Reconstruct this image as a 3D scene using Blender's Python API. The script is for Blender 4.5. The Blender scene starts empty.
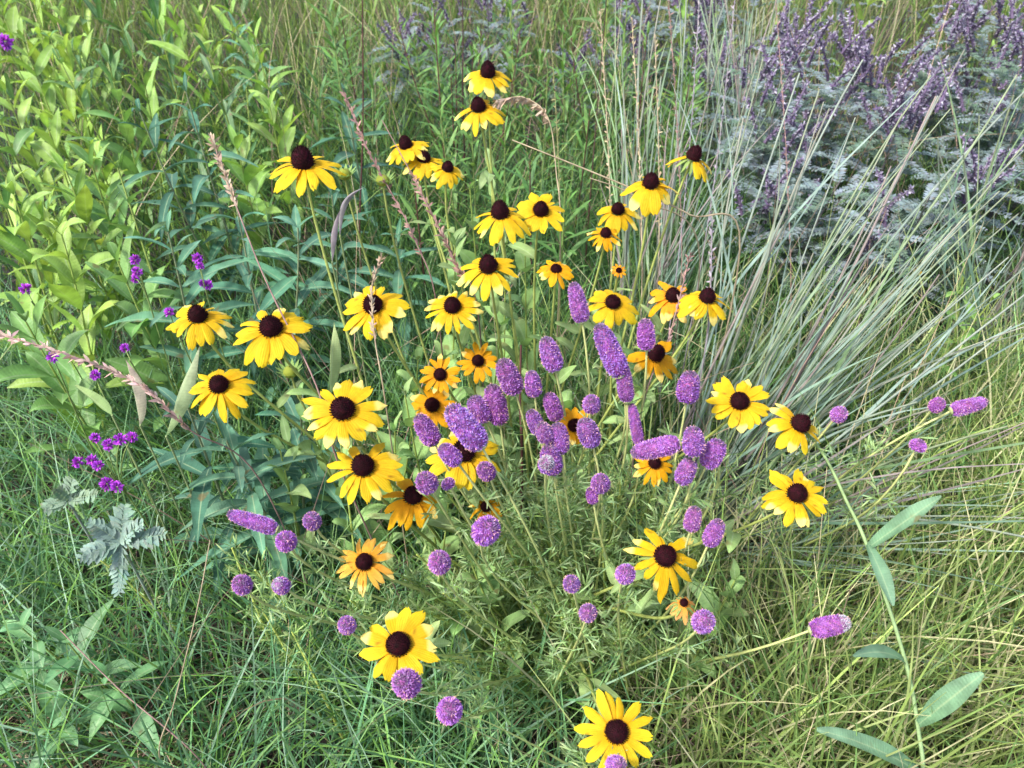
import bpy, math, random
import numpy as np
from mathutils import Vector

random.seed(11)
R = np.random.default_rng(7)
scene = bpy.context.scene
COL = scene.collection

# ------------------------------------------------------------------ camera
H = 1.10
PITCH = math.radians(40)
F = 788.0
cam_d = bpy.data.cameras.new('camera')
cam = bpy.data.objects.new('camera', cam_d)
COL.objects.link(cam)
cam.location = (0, 0, H)
cam.rotation_euler = (math.radians(90) - PITCH, 0, 0)
cam_d.sensor_width = 36
cam_d.lens = 36 * F / 1024
cam_d.clip_start = 0.02
cam_d.clip_end = 500
cam_d.dof.use_dof = True
cam_d.dof.focus_distance = 0.92
cam_d.dof.aperture_fstop = 10.0
scene.camera = cam
FWD = np.array([0, math.cos(PITCH), -math.sin(PITCH)])
UPV = np.array([0, math.sin(PITCH), math.cos(PITCH)])
RGT = np.array([1.0, 0, 0])
CAM = np.array([0, 0, H])
Z = np.array([0, 0, 1.0])


def P(px, py, d):
    return CAM + d * (FWD + RGT * (px - 512) / F - UPV * (py - 384) / F)


def G(px, py):
    v = FWD + RGT * (px - 512) / F - UPV * (py - 384) / F
    return CAM + v * (H / -v[2])


def nz(v):
    v = np.asarray(v, float)
    return v / (np.linalg.norm(v, axis=-1, keepdims=True) + 1e-12)


def lin(r, g, b, k=1.0):
    c = np.array([r, g, b]) / 255.0
    return np.where(c <= .04045, c / 12.92, ((c + .055) / 1.055) ** 2.4) * k


def fol(r, g, b):
    return lin(r, g, b, 0.62)


# ------------------------------------------------------------------ materials
def new_mat(name, rough=.55, spec=.3, trans=.3, noise_scale=60, noise_amt=.25, bump=.15, sheen=0.0, veins=False, grooves=False):
    m = bpy.data.materials.new(name)
    m.use_nodes = True
    nt = m.node_tree
    nt.nodes.clear()
    N = nt.nodes.new
    out = N('ShaderNodeOutputMaterial')
    at = N('ShaderNodeAttribute'); at.attribute_name = 'Col'
    tc = N('ShaderNodeTexCoord')
    no = N('ShaderNodeTexNoise'); no.inputs['Scale'].default_value = noise_scale
    no.inputs['Detail'].default_value = 3
    nt.links.new(tc.outputs['Object'], no.inputs['Vector'])
    mr = N('ShaderNodeMapRange')
    mr.inputs['From Min'].default_value = .3; mr.inputs['From Max'].default_value = .7
    mr.inputs['To Min'].default_value = 1 - noise_amt; mr.inputs['To Max'].default_value = 1 + noise_amt
    nt.links.new(no.outputs['Fac'], mr.inputs['Value'])
    mx = N('ShaderNodeVectorMath'); mx.operation = 'SCALE'
    nt.links.new(at.outputs['Color'], mx.inputs[0])
    nt.links.new(mr.outputs['Result'], mx.inputs['Scale'])
    bs = N('ShaderNodeBsdfPrincipled')
    bs.inputs['Roughness'].default_value = rough
    bs.inputs['Specular IOR Level'].default_value = spec
    if sheen:
        bs.inputs['Sheen Weight'].default_value = sheen
        bs.inputs['Sheen Roughness'].default_value = .6
    colour = mx.outputs['Vector']
    if veins:      # pale midrib and faint side veins across each blade
        uvn = N('ShaderNodeAttribute'); uvn.attribute_name = 'leafuv'
        sp = N('ShaderNodeSeparateXYZ'); nt.links.new(uvn.outputs['Vector'], sp.inputs[0])
        ab = N('ShaderNodeMath'); ab.operation = 'ABSOLUTE'; nt.links.new(sp.outputs[0], ab.inputs[0])
        mid = N('ShaderNodeMapRange'); mid.interpolation_type = 'SMOOTHSTEP'
        mid.inputs['From Min'].default_value = .03; mid.inputs['From Max'].default_value = .13
        mid.inputs['To Min'].default_value = 1; mid.inputs['To Max'].default_value = 0
        nt.links.new(ab.outputs[0], mid.inputs['Value'])
        a1 = N('ShaderNodeMath'); a1.operation = 'MULTIPLY_ADD'; a1.inputs[1].default_value = -3.0
        a2 = N('ShaderNodeMath'); a2.operation = 'MULTIPLY'; a2.inputs[1].default_value = 34.0
        nt.links.new(sp.outputs[1], a2.inputs[0]); nt.links.new(ab.outputs[0], a1.inputs[0]); nt.links.new(a2.outputs[0], a1.inputs[2])
        sn = N('ShaderNodeMath'); sn.operation = 'SINE'; nt.links.new(a1.outputs[0], sn.inputs[0])
        sv = N('ShaderNodeMath'); sv.operation = 'MULTIPLY_ADD'; sv.inputs[1].default_value = .035; sv.inputs[2].default_value = .98
        nt.links.new(sn.outputs[0], sv.inputs[0])
        v2 = N('ShaderNodeVectorMath'); v2.operation = 'SCALE'
        nt.links.new(mx.outputs['Vector'], v2.inputs[0]); nt.links.new(sv.outputs[0], v2.inputs['Scale'])
        mc = N('ShaderNodeMix'); mc.data_type = 'RGBA'
        mm = N('ShaderNodeMath'); mm.operation = 'MULTIPLY'; mm.inputs[1].default_value = .45
        nt.links.new(mid.outputs[0], mm.inputs[0]); nt.links.new(mm.outputs[0], mc.inputs[0])
        nt.links.new(v2.outputs['Vector'], mc.inputs[6]); mc.inputs[7].default_value = (.36, .44, .24, 1)
        colour = mc.outputs[2]
        bn = N('ShaderNodeTexNoise'); bn.inputs['Scale'].default_value = 42; bn.inputs['Detail'].default_value = 2
        nt.links.new(tc.outputs['Object'], bn.inputs['Vector'])
        br = N('ShaderNodeMapRange'); br.inputs['From Min'].default_value = .66; br.inputs['From Max'].default_value = .72
        br.inputs['To Min'].default_value = 0; br.inputs['To Max'].default_value = .7
        nt.links.new(bn.outputs['Fac'], br.inputs['Value'])
        bm = N('ShaderNodeMix'); bm.data_type = 'RGBA'; bm.inputs[7].default_value = (.16, .11, .045, 1)
        nt.links.new(br.outputs[0], bm.inputs[0]); nt.links.new(colour, bm.inputs[6])
        colour = bm.outputs[2]
    if grooves:    # fine lengthwise grooves of a petal
        uvn = N('ShaderNodeAttribute'); uvn.attribute_name = 'leafuv'
        sp = N('ShaderNodeSeparateXYZ'); nt.links.new(uvn.outputs['Vector'], sp.inputs[0])
        gm = N('ShaderNodeMath'); gm.operation = 'MULTIPLY'; gm.inputs[1].default_value = 17.0; nt.links.new(sp.outputs[0], gm.inputs[0])
        sn = N('ShaderNodeMath'); sn.operation = 'SINE'; nt.links.new(gm.outputs[0], sn.inputs[0])
        gv = N('ShaderNodeMath'); gv.operation = 'MULTIPLY_ADD'; gv.inputs[1].default_value = .045; gv.inputs[2].default_value = .97
        nt.links.new(sn.outputs[0], gv.inputs[0])
        g2 = N('ShaderNodeVectorMath'); g2.operation = 'SCALE'
        nt.links.new(mx.outputs['Vector'], g2.inputs[0]); nt.links.new(gv.outputs[0], g2.inputs['Scale'])
        colour = g2.outputs['Vector']
    nt.links.new(colour, bs.inputs['Base Color'])
    if bump:
        bp = N('ShaderNodeBump'); bp.inputs['Strength'].default_value = bump
        bp.inputs['Distance'].default_value = .002
        n2 = N('ShaderNodeTexNoise'); n2.inputs['Scale'].default_value = noise_scale * 6
        nt.links.new(tc.outputs['Object'], n2.inputs['Vector'])
        if veins or grooves:
            hm = N('ShaderNodeMath'); hm.operation = 'MULTIPLY_ADD'; hm.inputs[1].default_value = .22 if grooves else .12
            nt.links.new(sn.outputs[0], hm.inputs[0]); nt.links.new(n2.outputs['Fac'], hm.inputs[2])
            nt.links.new(hm.outputs[0], bp.inputs['Height'])
        else:
            nt.links.new(n2.outputs['Fac'], bp.inputs['Height'])
        nt.links.new(bp.outputs['Normal'], bs.inputs['Normal'])
    if trans > 0:
        tr = N('ShaderNodeBsdfTranslucent')
        tm = N('ShaderNodeVectorMath'); tm.operation = 'MULTIPLY'
        tm.inputs[1].default_value = (1.15, 1.1, .7)
        nt.links.new(mx.outputs['Vector'], tm.inputs[0])
        nt.links.new(tm.outputs['Vector'], tr.inputs['Color'])
        ms = N('ShaderNodeMixShader'); ms.inputs[0].default_value = trans
        nt.links.new(bs.outputs[0], ms.inputs[1]); nt.links.new(tr.outputs[0], ms.inputs[2])
        nt.links.new(ms.outputs[0], out.inputs['Surface'])
    else:
        nt.links.new(bs.outputs[0], out.inputs['Surface'])
    return m


M_LEAF = new_mat('leaf', .5, .35, .35, 40, .28, .3, veins=True)
M_HAIRY = new_mat('downy_leaf', .8, .15, .28, 50, .26, .3, sheen=.04, veins=True)
M_GRASS = new_mat('grass_blade', .5, .35, .35, 30, .2, 0)
M_STEM = new_mat('stem', .65, .25, 0, 80, .2, .3)
M_STRAW = new_mat('straw', .75, .2, .15, 50, .25, .2)
M_PETAL = new_mat('petal', .65, .18, .32, 160, .09, .3, grooves=True)
M_CONE = new_mat('cone', .85, .12, 0, 300, .35, .3)
M_PURPLE = new_mat('purple_floret', .65, .2, .25, 200, .18, 0)


# ------------------------------------------------------------------ mesh accumulator
class MB:
    def __init__(s):
        s.v, s.c, s.q, s.u, s.n = [], [], [], [], 0

    def add(s, v, q, c, uv=None):
        v = np.asarray(v, float).reshape(-1, 3)
        c = np.asarray(c, float)
        if c.ndim == 1:
            c = np.broadcast_to(c, (len(v), 3))
        s.u.append(np.full((len(v), 2), .5) if uv is None else np.asarray(uv, float).reshape(-1, 2))
        s.v.append(v); s.c.append(c.reshape(-1, 3)); s.q.append(np.asarray(q, int).reshape(-1, 4) + s.n)
        s.n += len(v)

    def build(s, name, mat, parent=None, origin=(0, 0, 0), smooth=True):
        if not s.v:
            return None
        v = np.concatenate(s.v) - np.asarray(origin, float)
        c = np.concatenate(s.c)
        q = np.concatenate(s.q)
        me = bpy.data.meshes.new(name)
        tri = q[:, 2] == q[:, 3]
        nl = np.where(tri, 3, 4)
        starts = np.concatenate([[0], np.cumsum(nl)[:-1]]).astype(np.int32)
        mask = np.ones(q.shape, bool); mask[tri, 3] = False
        loops = q[mask].astype(np.int32)
        me.vertices.add(len(v)); me.vertices.foreach_set('co', v.astype(np.float32).ravel())
        me.loops.add(len(loops)); me.loops.foreach_set('vertex_index', loops)
        me.polygons.add(len(q)); me.polygons.foreach_set('loop_start', starts)
        me.update(calc_edges=True)
        at = me.attributes.new('Col', 'FLOAT_COLOR', 'POINT')
        at.data.foreach_set('color', np.concatenate([c, np.ones((len(c), 1))], 1).astype(np.float32).ravel())
        ua = me.attributes.new('leafuv', 'FLOAT2', 'POINT')
        ua.data.foreach_set('vector', np.concatenate(s.u).astype(np.float32).ravel())
        if smooth:
            me.polygons.foreach_set('use_smooth', np.ones(len(q), bool))
        me.materials.append(mat)
        o = bpy.data.objects.new(name, me)
        COL.objects.link(o)
        if parent is not None:
            o.parent = parent
        else:
            o.location = tuple(origin)
        return o


def bc(a, n):
    a = np.asarray(a, float)
    if a.ndim == 0:
        return np.full(n, float(a))
    return a


def bc3(a, n):
    a = np.asarray(a, float)
    if a.ndim == 1:
        return np.broadcast_to(a, (n, 3))
    return a


PROFILES = {
    'grass': lambda t: np.clip(1 - t, 0, 1) ** .55 * (0.75 + .25 * np.minimum(t * 6, 1)),
    'leaf': lambda t: np.clip(np.sin(np.pi * np.clip(t, 0, 1) ** .84), 0, 1) ** .9 * .97 + .03 * (1 - t),
    'ovate': lambda t: np.clip(np.sin(np.pi * np.clip(t, 0, 1) ** .62), 0, 1) ** .75 * .96 + .04,
    'narrow': lambda t: np.clip(np.sin(np.pi * np.clip(t * .93 + .05, 0, 1)), 0, 1) ** .6,
    'floret': lambda t: (.45 + .55 * t) * np.sqrt(np.clip(1.05 - t ** 3, 0, 1)),
}


def strips(mb, base, d, L, w, bend=(0, 0, 0), ref=None, k=5, shape='grass', c0=(1, 1, 1), c1=None,
           fold=0.0, serr=0.0, wave=0.0, mid=1.0):
    """N leaf blades; each a strip of k segments, three vertices wide when folded."""
    base = np.atleast_2d(np.asarray(base, float)); n = len(base)
    d = nz(bc3(d, n)); L = bc(L, n); w = bc(w, n); bend = bc3(bend, n)
    if ref is None:
        ref = R.normal(size=(n, 3))
    side = nz(np.cross(d, bc3(ref, n)))
    c0 = bc3(c0, n); c1 = c0 if c1 is None else bc3(c1, n)
    t = np.linspace(0, 1, k + 1)
    p = base[:, None] + L[:, None, None] * (t[None, :, None] * d[:, None] + (t ** 2)[None, :, None] * bend[:, None])
    tan = d[:, None] + 2 * t[None, :, None] * bend[:, None]
    nrm = nz(np.cross(np.broadcast_to(side[:, None], tan.shape), tan))
    hw = .5 * w[:, None] * PROFILES[shape](t)[None]
    hw = np.maximum(hw, .00025)
    if serr:
        hw = hw * (1 + serr * R.uniform(-1, 1, hw.shape))
    off = side[:, None] * hw[..., None]
    col = c0[:, None] * (1 - t)[None, :, None] + c1[:, None] * t[None, :, None]
    wv = 0
    if wave:
        wv = nrm * (wave * w[:, None] * np.sin(t[None] * 9 + R.uniform(0, 6, (n, 1))))[..., None] * .3
    if fold:
        up = nrm * (hw * fold)[..., None]
        V = np.stack([p - off + up + wv, p, p + off + up - wv], 2)
        C = np.stack([col, col * mid, col], 2)
        m = 3
    else:
        V = np.stack([p - off + wv, p + off - wv], 2)
        C = np.stack([col, col], 2)
        m = 2
    idx = (np.arange(n) * (k + 1) * m)[:, None, None] + (np.arange(k) * m)[None, :, None] + np.arange(m - 1)[None, None, :]
    q = np.stack([idx, idx + 1, idx + m + 1, idx + m], -1)
    us = np.array([-1., 0, 1]) if m == 3 else np.array([.5, .5])
    UV = np.stack(np.broadcast_arrays(us[None, None, :], (t * L.reshape(-1, 1) / w.reshape(-1, 1))[:, :, None]), -1)
    mb.add(V, q, C.reshape(-1, 3), UV)


def tube(mb, pts, rad, c, sides=6, c1=None):
    pts = np.asarray(pts, float); n = len(pts)
    rad = bc(rad, n)
    tan = nz(np.gradient(pts, axis=0))
    ref = np.array([1.0, 0, 0]) if abs(tan[0, 0]) < .8 else np.array([0, 1.0, 0])
    a = nz(np.cross(tan, ref)); b = np.cross(tan, a)
    th = np.arange(sides) * 2 * np.pi / sides
    V = pts[:, None] + rad[:, None, None] * (np.cos(th)[None, :, None] * a[:, None] + np.sin(th)[None, :, None] * b[:, None])
    i = np.arange(n - 1)[:, None] * sides; j = np.arange(sides)[None]
    jn = (j + 1) % sides
    q = np.stack([i + j, i + jn, i + sides + jn, i + sides + j], -1)
    c = np.asarray(c, float)
    if c1 is not None:
        t = np.linspace(0, 1, n)[:, None]
        c = np.repeat((c * (1 - t) + np.asarray(c1) * t)[:, None], sides, 1).reshape(-1, 3)
    mb.add(V, q, c)
    cap = np.array([V[-1].mean(0)] + list(V[-1]))
    cq = [[0, 1 + s, 1 + (s + 1) % sides, 1 + (s + 1) % sides] for s in range(sides)]
    cc = c if c.ndim == 1 else c[-1]
    mb.add(cap, cq, cc)


def lathe(mb, org, axis, prof, cols, sides=16, jit=0.0):
    axis = nz(axis)
    ref = np.array([1.0, 0, 0]) if abs(axis[0]) < .8 else np.array([0, 1.0, 0])
    a = nz(np.cross(axis, ref)); b = np.cross(axis, a)
    th = np.arange(sides) * 2 * np.pi / sides
    prof = np.asarray(prof, float); n = len(prof)
    r = prof[:, 0][:, None] * (1 + jit * R.uniform(-1, 1, (n, sides)))
    V = np.asarray(org) + prof[:, 1][:, None, None] * axis + r[..., None] * (np.cos(th)[None, :, None] * a + np.sin(th)[None, :, None] * b)
    i = np.arange(n - 1)[:, None] * sides; j = np.arange(sides)[None]; jn = (j + 1) % sides
    q = np.stack([i + j, i + jn, i + sides + jn, i + sides + j], -1)
    cols = np.asarray(cols, float)
    if cols.ndim == 2 and len(cols) == n:
        cols = np.repeat(cols[:, None], sides, 1).reshape(-1, 3)
    mb.add(V, q, cols)


def bez(a, b, c, n=12):
    t = np.linspace(0, 1, n)[:, None]
    return (1 - t) ** 2 * a + 2 * t * (1 - t) * b + t ** 2 * c


def bez3(a, b, c, d, n=14):
    t = np.linspace(0, 1, n)[:, None]
    return (1 - t) ** 3 * a + 3 * t * (1 - t) ** 2 * b + 3 * t ** 2 * (1 - t) * c + t ** 3 * d


def tag(o, label=None, cat=None, group=None, kind=None):
    if label: o['label'] = label
    if cat: o['category'] = cat
    if group: o['group'] = group
    if kind: o['kind'] = kind
    return o


def thing(name, base, label, cat, group=None):
    o = bpy.data.objects.new(name, None)
    o.empty_display_size = .02
    COL.objects.link(o)
    o.location = tuple(base)
    return tag(o, label, cat, group)


def jc(c, n, a=.15):
    """n colours around c, each a little different in value and hue."""
    c = np.asarray(c, float)
    return np.clip(c[None] * (1 + R.normal(0, a, (n, 1))) * (1 + R.normal(0, a * .4, (n, 3))), .002, .95)


def rowd(py):
    """distance of the bloom layer for a picture row: nearer flowers are lower in view."""
    return 1.08 - (py - 60) / 680 * .36


# ------------------------------------------------------------------ black-eyed susans
YEL = lin(255, 211, 12, .58); YEL2 = lin(255, 230, 60, .62); ORA = lin(250, 166, 8, .60)
BURN = lin(238, 150, 30, .8)
SUS_G = 'black-eyed susans in the central clump'
SUS_BASE = np.array([0.02, 0.86, 0])
STEM_C = fol(165, 175, 95)


def susan(px, py, s, label, **k):
    d = rowd(py) * (k.get('sexp', 1.0))
    exp = 56 + (py - 60) / 680 * 32
    d = d * (exp / s) ** .35 if s > 46 else d * 1.0
    d *= k.get('dk', 1.0)
    rad = .5 * s * d / F * .96
    C = P(px, py, d)
    tl = k.get('tilt', (R.normal(0, .10), R.normal(.16, .10)))
    n = nz(Z + RGT * tl[0] + np.array([0, -1, 0]) * tl[1])
    base = k.get('base')
    if base is None:
        g = np.array([C[0], C[1], 0])
        base = SUS_BASE * .62 + g * .38 + np.array([R.normal(0, .05), R.normal(0, .05), 0])
    base = np.asarray(base, float); base[2] = -.01
    rc = rad * k.get('cone', .28); hc = rc * min(k.get('ch', 1.7), 1.3) + rc * max(0, k.get('ch', 1.7) - 1.3) * .6
    O = C - n * hc * .45
    root = thing('black_eyed_susan', base, label, 'flower', SUS_G)
    # stem
    hgt = O[2]
    c1 = base + np.array([0, 0, hgt * .45]) + (O - base) * np.array([.12, .12, 0])
    c2 = O - n * hgt * .25 + k.get('bow', np.zeros(3))
    if 'path' in k:
        pts = k['path'](O)
    else:
        pts = bez3(base, c1, c2, O - n * rad * .06, 18)
    m = MB(); tube(m, pts, np.linspace(.0026, .0016, len(pts)) * (1.0 if 'path' in k else 1), (fol(150, 176, 124) if 'path' in k else STEM_C) * R.uniform(.8, 1.15), 6, fol(178, 190, 100) if 'path' not in k else fol(150, 176, 110))
    m.build('stem', M_STEM, root, base)
    # stem leaves
    nl = k.get('leaves', int(R.integers(3, 7)))
    if nl:
        m = MB()
        ts = R.uniform(.25, .88, nl); ii = (ts * (len(pts) - 1)).astype(int)
        az = R.uniform(0, 2 * np.pi, nl)
        dr = np.stack([np.cos(az), np.sin(az), R.uniform(.3, 1.1, nl)], 1)
        strips(m, pts[ii], dr, R.uniform(.035, .065, nl), R.uniform(.012, .02, nl), bend=np.array([0, 0, -.25]) * R.uniform(0, 1.6, (nl, 1)),
               ref=Z + R.normal(0, .2, (nl, 3)), k=8, shape='ovate', c0=jc(fol(150, 178, 112), nl), c1=jc(fol(165, 190, 120), nl), fold=.3, wave=.25, mid=1.2)
        m.build('foliage', M_HAIRY, root, base)
    # bracts carry the head
    ax = nz(np.cross(n, [1, .2, .1])); ay = np.cross(n, ax)
    m = MB()
    th = np.arange(12) / 12 * 2 * np.pi + .2
    rd = np.cos(th)[:, None] * ax + np.sin(th)[:, None] * ay
    lathe(m, O - n * rad * .10, n, [(.0014, 0), (rc * .8, rad * .05), (rc * .98, rad * .10), (rc * .3, rad * .12)], fol(140, 165, 80), 12)
    strips(m, O + rd * rc * .6 - n * rad * .05, rd - .25 * n, rad * .5, rad * .14, bend=-.5 * n, ref=n, k=4, shape='leaf', c0=fol(150, 175, 90), fold=.3)
    head = m.build('flower_head', M_HAIRY, root, base)
    # petals
    npet = k.get('n', int(R.integers(12, 15))) + k.get('extra', 2)
    keep = k.get('keep')
    droop = k.get('droop', R.uniform(.12, .42)); col0 = k.get('c0', ORA * .6 + YEL * .4); col1 = k.get('c1', YEL * .6 + YEL2 * .4)
    spin = R.uniform(0, 6)
    for i in range(npet):
        if keep is not None:
            ang = i / npet * 2 * np.pi
            phi = ang
            if not keep(phi / (2 * np.pi)):
                continue
        else:
            phi = spin + i / npet * 2 * np.pi + R.normal(0, .07)
        # azimuth 0 = right in view, growing anticlockwise as seen from above
        hx = nz(RGT - n * np.dot(RGT, n)); hy = np.cross(n, hx)
        u = np.cos(phi) * hx + np.sin(phi) * hy
        v = np.cross(n, u)
        Lp = (rad - rc * .75) * R.uniform(.86, 1.12) * k.get('plen', 1.0)
        W = rad * k.get('pw', .40) * .72 * R.uniform(.82, 1.18)
        dr = droop + R.normal(0, .11)
        kt, kc = 9, 5
        t = np.linspace(0, 1, kt); cc = np.linspace(-1, 1, kc)
        up0 = R.uniform(.0, .25)
        rr = rc * .72 + Lp * t
        zz = Lp * (up0 * t * (1 - t) - np.tan(min(dr, 1.25)) * t ** 1.5 * (1.0 if dr < .7 else 1.25))
        if dr > .6:
            rr = rc * .72 + Lp * t * math.cos(min(dr, 1.35))
            zz = -Lp * t ** 1.4 * math.sin(min(dr, 1.35))
        prof = (.38 + .62 * np.clip(t / .45, 0, 1) ** .8) * np.where(t > .72, np.sqrt(np.clip(1 - ((t - .72) / .30) ** 2, 0, 1)), 1)
        prof = np.maximum(prof, .12)
        shr = k.get('shrivel', 0)
        if shr:
            prof = prof * (1 - shr * R.uniform(.3, 1) * t)
        roll = R.normal(0, .18); curl = R.normal(0, .10 + .25 * shr); side = R.normal(0, .09 + .2 * shr)
        cup = R.uniform(-.3, .2); rag = R.normal(0, .028, (kt, kc)) * np.clip(t - .6, 0, 1)[:, None] * 2.0; spot = R.uniform() < .25; sa, sb = int(R.integers(3, 8)), int(R.integers(0, 5))
        groove = np.array([0, .07, -.03, .07, 0])
        notch = R.uniform(.0, .12)
        V = np.zeros((kt, kc, 3)); C = np.zeros((kt, kc, 3))
        pc0 = jc(col0, 1, .06)[0]; pc1 = jc(col1, 1, .06)[0]
        pale = R.uniform() < k.get('pale', .22)
        for a in range(kt):
            for b in range(kc):
                y = .5 * W * prof[a] * cc[b]
                r_ = rr[a] + rag[a, b] * Lp - (notch * Lp if (a == kt - 1 and b == 2) else 0) - (abs(cc[b]) ** 2 * .05 * Lp if a >= kt - 2 else 0)
                z_ = zz[a] + W * (groove[b] * prof[a] + cup * abs(cc[b]) ** 2 * .5) + y * math.sin(roll + curl * t[a] * 2)
                z_ += .05 * Lp * shr * R.normal()
                V[a, b] = O + u * r_ + v * (y * math.cos(roll) + side * Lp * t[a] ** 2) + n * z_
                f = t[a] ** 1.0
                C[a, b] = pc0 * (1 - f) + pc1 * f
                if pale and t[a] > .72:
                    C[a, b] = C[a, b] * .45 + lin(250, 236, 150) * .5
        if spot:
            C[sa, sb] = C[sa, sb] * .35 + lin(120, 70, 20) * .3
        m = MB()
        idx = (np.arange(kt - 1) * kc)[:, None] + np.arange(kc - 1)[None]
        m.add(V, np.stack([idx, idx + kc, idx + kc + 1, idx + 1], -1), C.reshape(-1, 3), np.stack(np.broadcast_arrays(cc[None, :], t[:, None]), -1))
        m.build('petal', M_PETAL, head, base)
    # cone
    m = MB()
    tt = np.linspace(0, 1, 13)
    pr = [(rc * max(1e-4, (1 - x ** 2.3) ** .55) * (.9 + .1 * min(1, x * 5)), hc * x) for x in tt]
    dark = lin(62, 8, 26, .36)
    lathe(m, O, n, pr, jc(dark, len(pr) * 18, .3), 18, .04)
    q = 210
    i = np.arange(q) + .5
    x = i / q; ph = i * 2.39996
    rrr = rc * np.maximum(1e-4, (1 - x ** 2.3)) ** .55
    hx = nz(RGT - n * np.dot(RGT, n)); hy = np.cross(n, hx)
    rdv = np.cos(ph)[:, None] * hx + np.sin(ph)[:, None] * hy
    pos = O + rdv * (rrr * .97)[:, None] + n * (hc * x)[:, None]
    nn = nz(rdv * (1.05 - x)[:, None] + n * (.35 + x)[:, None])
    cl = jc(dark * 1.5, q, .3)
    if (k.get('pollen') or R.uniform() < .45):
        ring = (x > .12) & (x < .3)
        cl[ring] = cl[ring] * .7 + lin(130, 84, 24) * R.uniform(0, .4, (int(ring.sum()), 1))
    strips(m, pos, nn, rc * .2, rc * .13, k=2, shape='grass', c0=cl * .6, c1=cl * 1.3)
    strips(m, pos, nn, rc * .2, rc * .13, k=2, shape='grass', c0=cl * .6, c1=cl * 1.3)
    m.build('cone', M_CONE, head, base)
    return root


CAMDIR = 1.0
susan(488, 69, 56, 'topmost yellow flower of the clump, tall dark cone over few drooping petals', n=8, droop=.45, pw=.5, ch=2.2)
susan(478, 104, 55, 'yellow flower directly below the topmost one, full skirt of drooping petals', droop=.5, n=13, ch=1.9)
susan(405, 142, 49, 'uppermost of the tight trio of yellow flowers near the top, leaning left', droop=.4, tilt=(-.25, .1), ch=2.0)
susan(424, 156, 48, 'middle flower of the tight trio, petals overlapped by its neighbours', droop=.5, tilt=(.1, .1))
susan(448, 166, 42, 'lowest and smallest of the tight trio of yellow flowers', droop=.45, tilt=(.2, .15))
susan(302, 157, 82, 'large yellow flower standing alone at upper left over bending stem', droop=.38, n=12, ch=2.1, tilt=(.02, .06), pale=0)
susan(500, 209, 66, 'left of the touching pair of yellow flowers, longer cone and hanging petals', droop=.6, ch=2.1, tilt=(-.08, .1))
susan(541, 208, 58, 'right of the touching pair of yellow flowers, flatter wide petals', droop=.22, tilt=(.1, .35), n=10, pw=.5)
susan(488, 263, 68, 'yellow flower with egg-shaped cone just below the touching pair', droop=.5, ch=2.1, n=11)
susan(452, 304, 62, 'yellow flower with narrow pale-tipped petals at lower left of the egg-shaped cone', droop=.3, n=14, pw=.33, tilt=(0, .3), pale=.6)
susan(372, 303, 72, 'yellow flower crossed by a thin tan grass spike left of centre', droop=.3, n=12, pw=.45)
susan(270, 325, 83, 'large ragged yellow flower crossed by a pale dry stalk', droop=.33, n=15, tilt=(.05, .2), ch=1.5)
susan(197, 313, 68, 'leftmost upper yellow flower on a slanting stem above dark leaves', droop=.4, n=12)
susan(218, 383, 70, 'leftmost lower yellow flower, broad full skirt of petals', droop=.36, n=14, tilt=(.05, .2), ch=1.4)
susan(342, 407, 88, 'large flower with wide gaps among its petals above left of the clover heads', droop=.24, n=13, tilt=(.05, .3), pale=.5, ch=1.5)
susan(362, 464, 82, 'yellow flower under the large gappy one, tall cone and long lower petals', droop=.34, n=12, ch=1.8)
susan(413, 494, 68, 'orange-yellow flower whose cone touches a round purple clover head', droop=.6, c0=ORA, c1=ORA * .5 + YEL * .5)
susan(464, 449, 84, 'yellow flower half covered by the largest purple clover spike', droop=.32, n=12, dk=1.03, tilt=(.1, .2))
susan(432, 404, 54, 'orange flower with wide petals beside the largest clover spike', droop=.3, n=9, pw=.5, c0=ORA, c1=ORA * .6 + YEL * .4, tilt=(0, .5), dk=1.03)
susan(440, 374, 43, 'small orange flower facing the viewer above the purple clover heads', droop=.08, n=14, pw=.36, c0=ORA, c1=ORA * .7 + YEL * .3, tilt=(0, .7), cone=.3, ch=1.1, dk=1.04)
susan(478, 360, 44, 'orange flower half hidden behind grey-green leaves and a stem', droop=.1, n=11, c0=ORA, c1=ORA * .6 + YEL * .4, tilt=(0, .6), dk=1.1)
susan(556, 268, 40, 'small orange flower with flattened brown cone at the top of the clover heads', droop=.35, n=13, c0=ORA, c1=ORA * .5 + YEL * .5, tilt=(0, .2), ch=1.0, dk=1.02)
susan(613, 301, 57, 'yellow flower with a tiny pale twig lying across its cone', droop=.45, n=9, pw=.5, tilt=(.05, .3), ch=1.2)
susan(618, 208, 48, 'upper of two stacked faded flowers among dry grass stems', droop=.6, n=9, pw=.5, dk=1.03)
susan(606, 232, 40, 'lower of two stacked faded flowers, tattered orange petals', droop=.5, n=10, shrivel=.5, c0=ORA, c1=ORA * .4 + YEL * .6, dk=1.06)
susan(651, 180, 60, 'wide drooping yellow flower right of the faded stacked pair', droop=.55, n=9, pw=.56, ch=1.9)
susan(695, 153, 56, 'flower tipped right with its near petals gone and dark cone bare', droop=.55, n=12, tilt=(.25, .05), keep=lambda p: p > .72 or .36 < p < .52 or p < .04, ch=2.0, pw=.42)
susan(708, 295, 58, 'yellow flower with broad skirt at the right edge of the dry stems', droop=.6, n=11, pw=.52, tilt=(.1, .12), ch=1.8, dk=.98)
susan(673, 294, 56, 'wilted orange flower behind dry stems beside the broad-skirted one', droop=.5, n=10, shrivel=.3, pw=.5, tilt=(-.1, .3), c0=BURN, c1=BURN * .5 + YEL * .5, dk=1.02)
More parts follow.
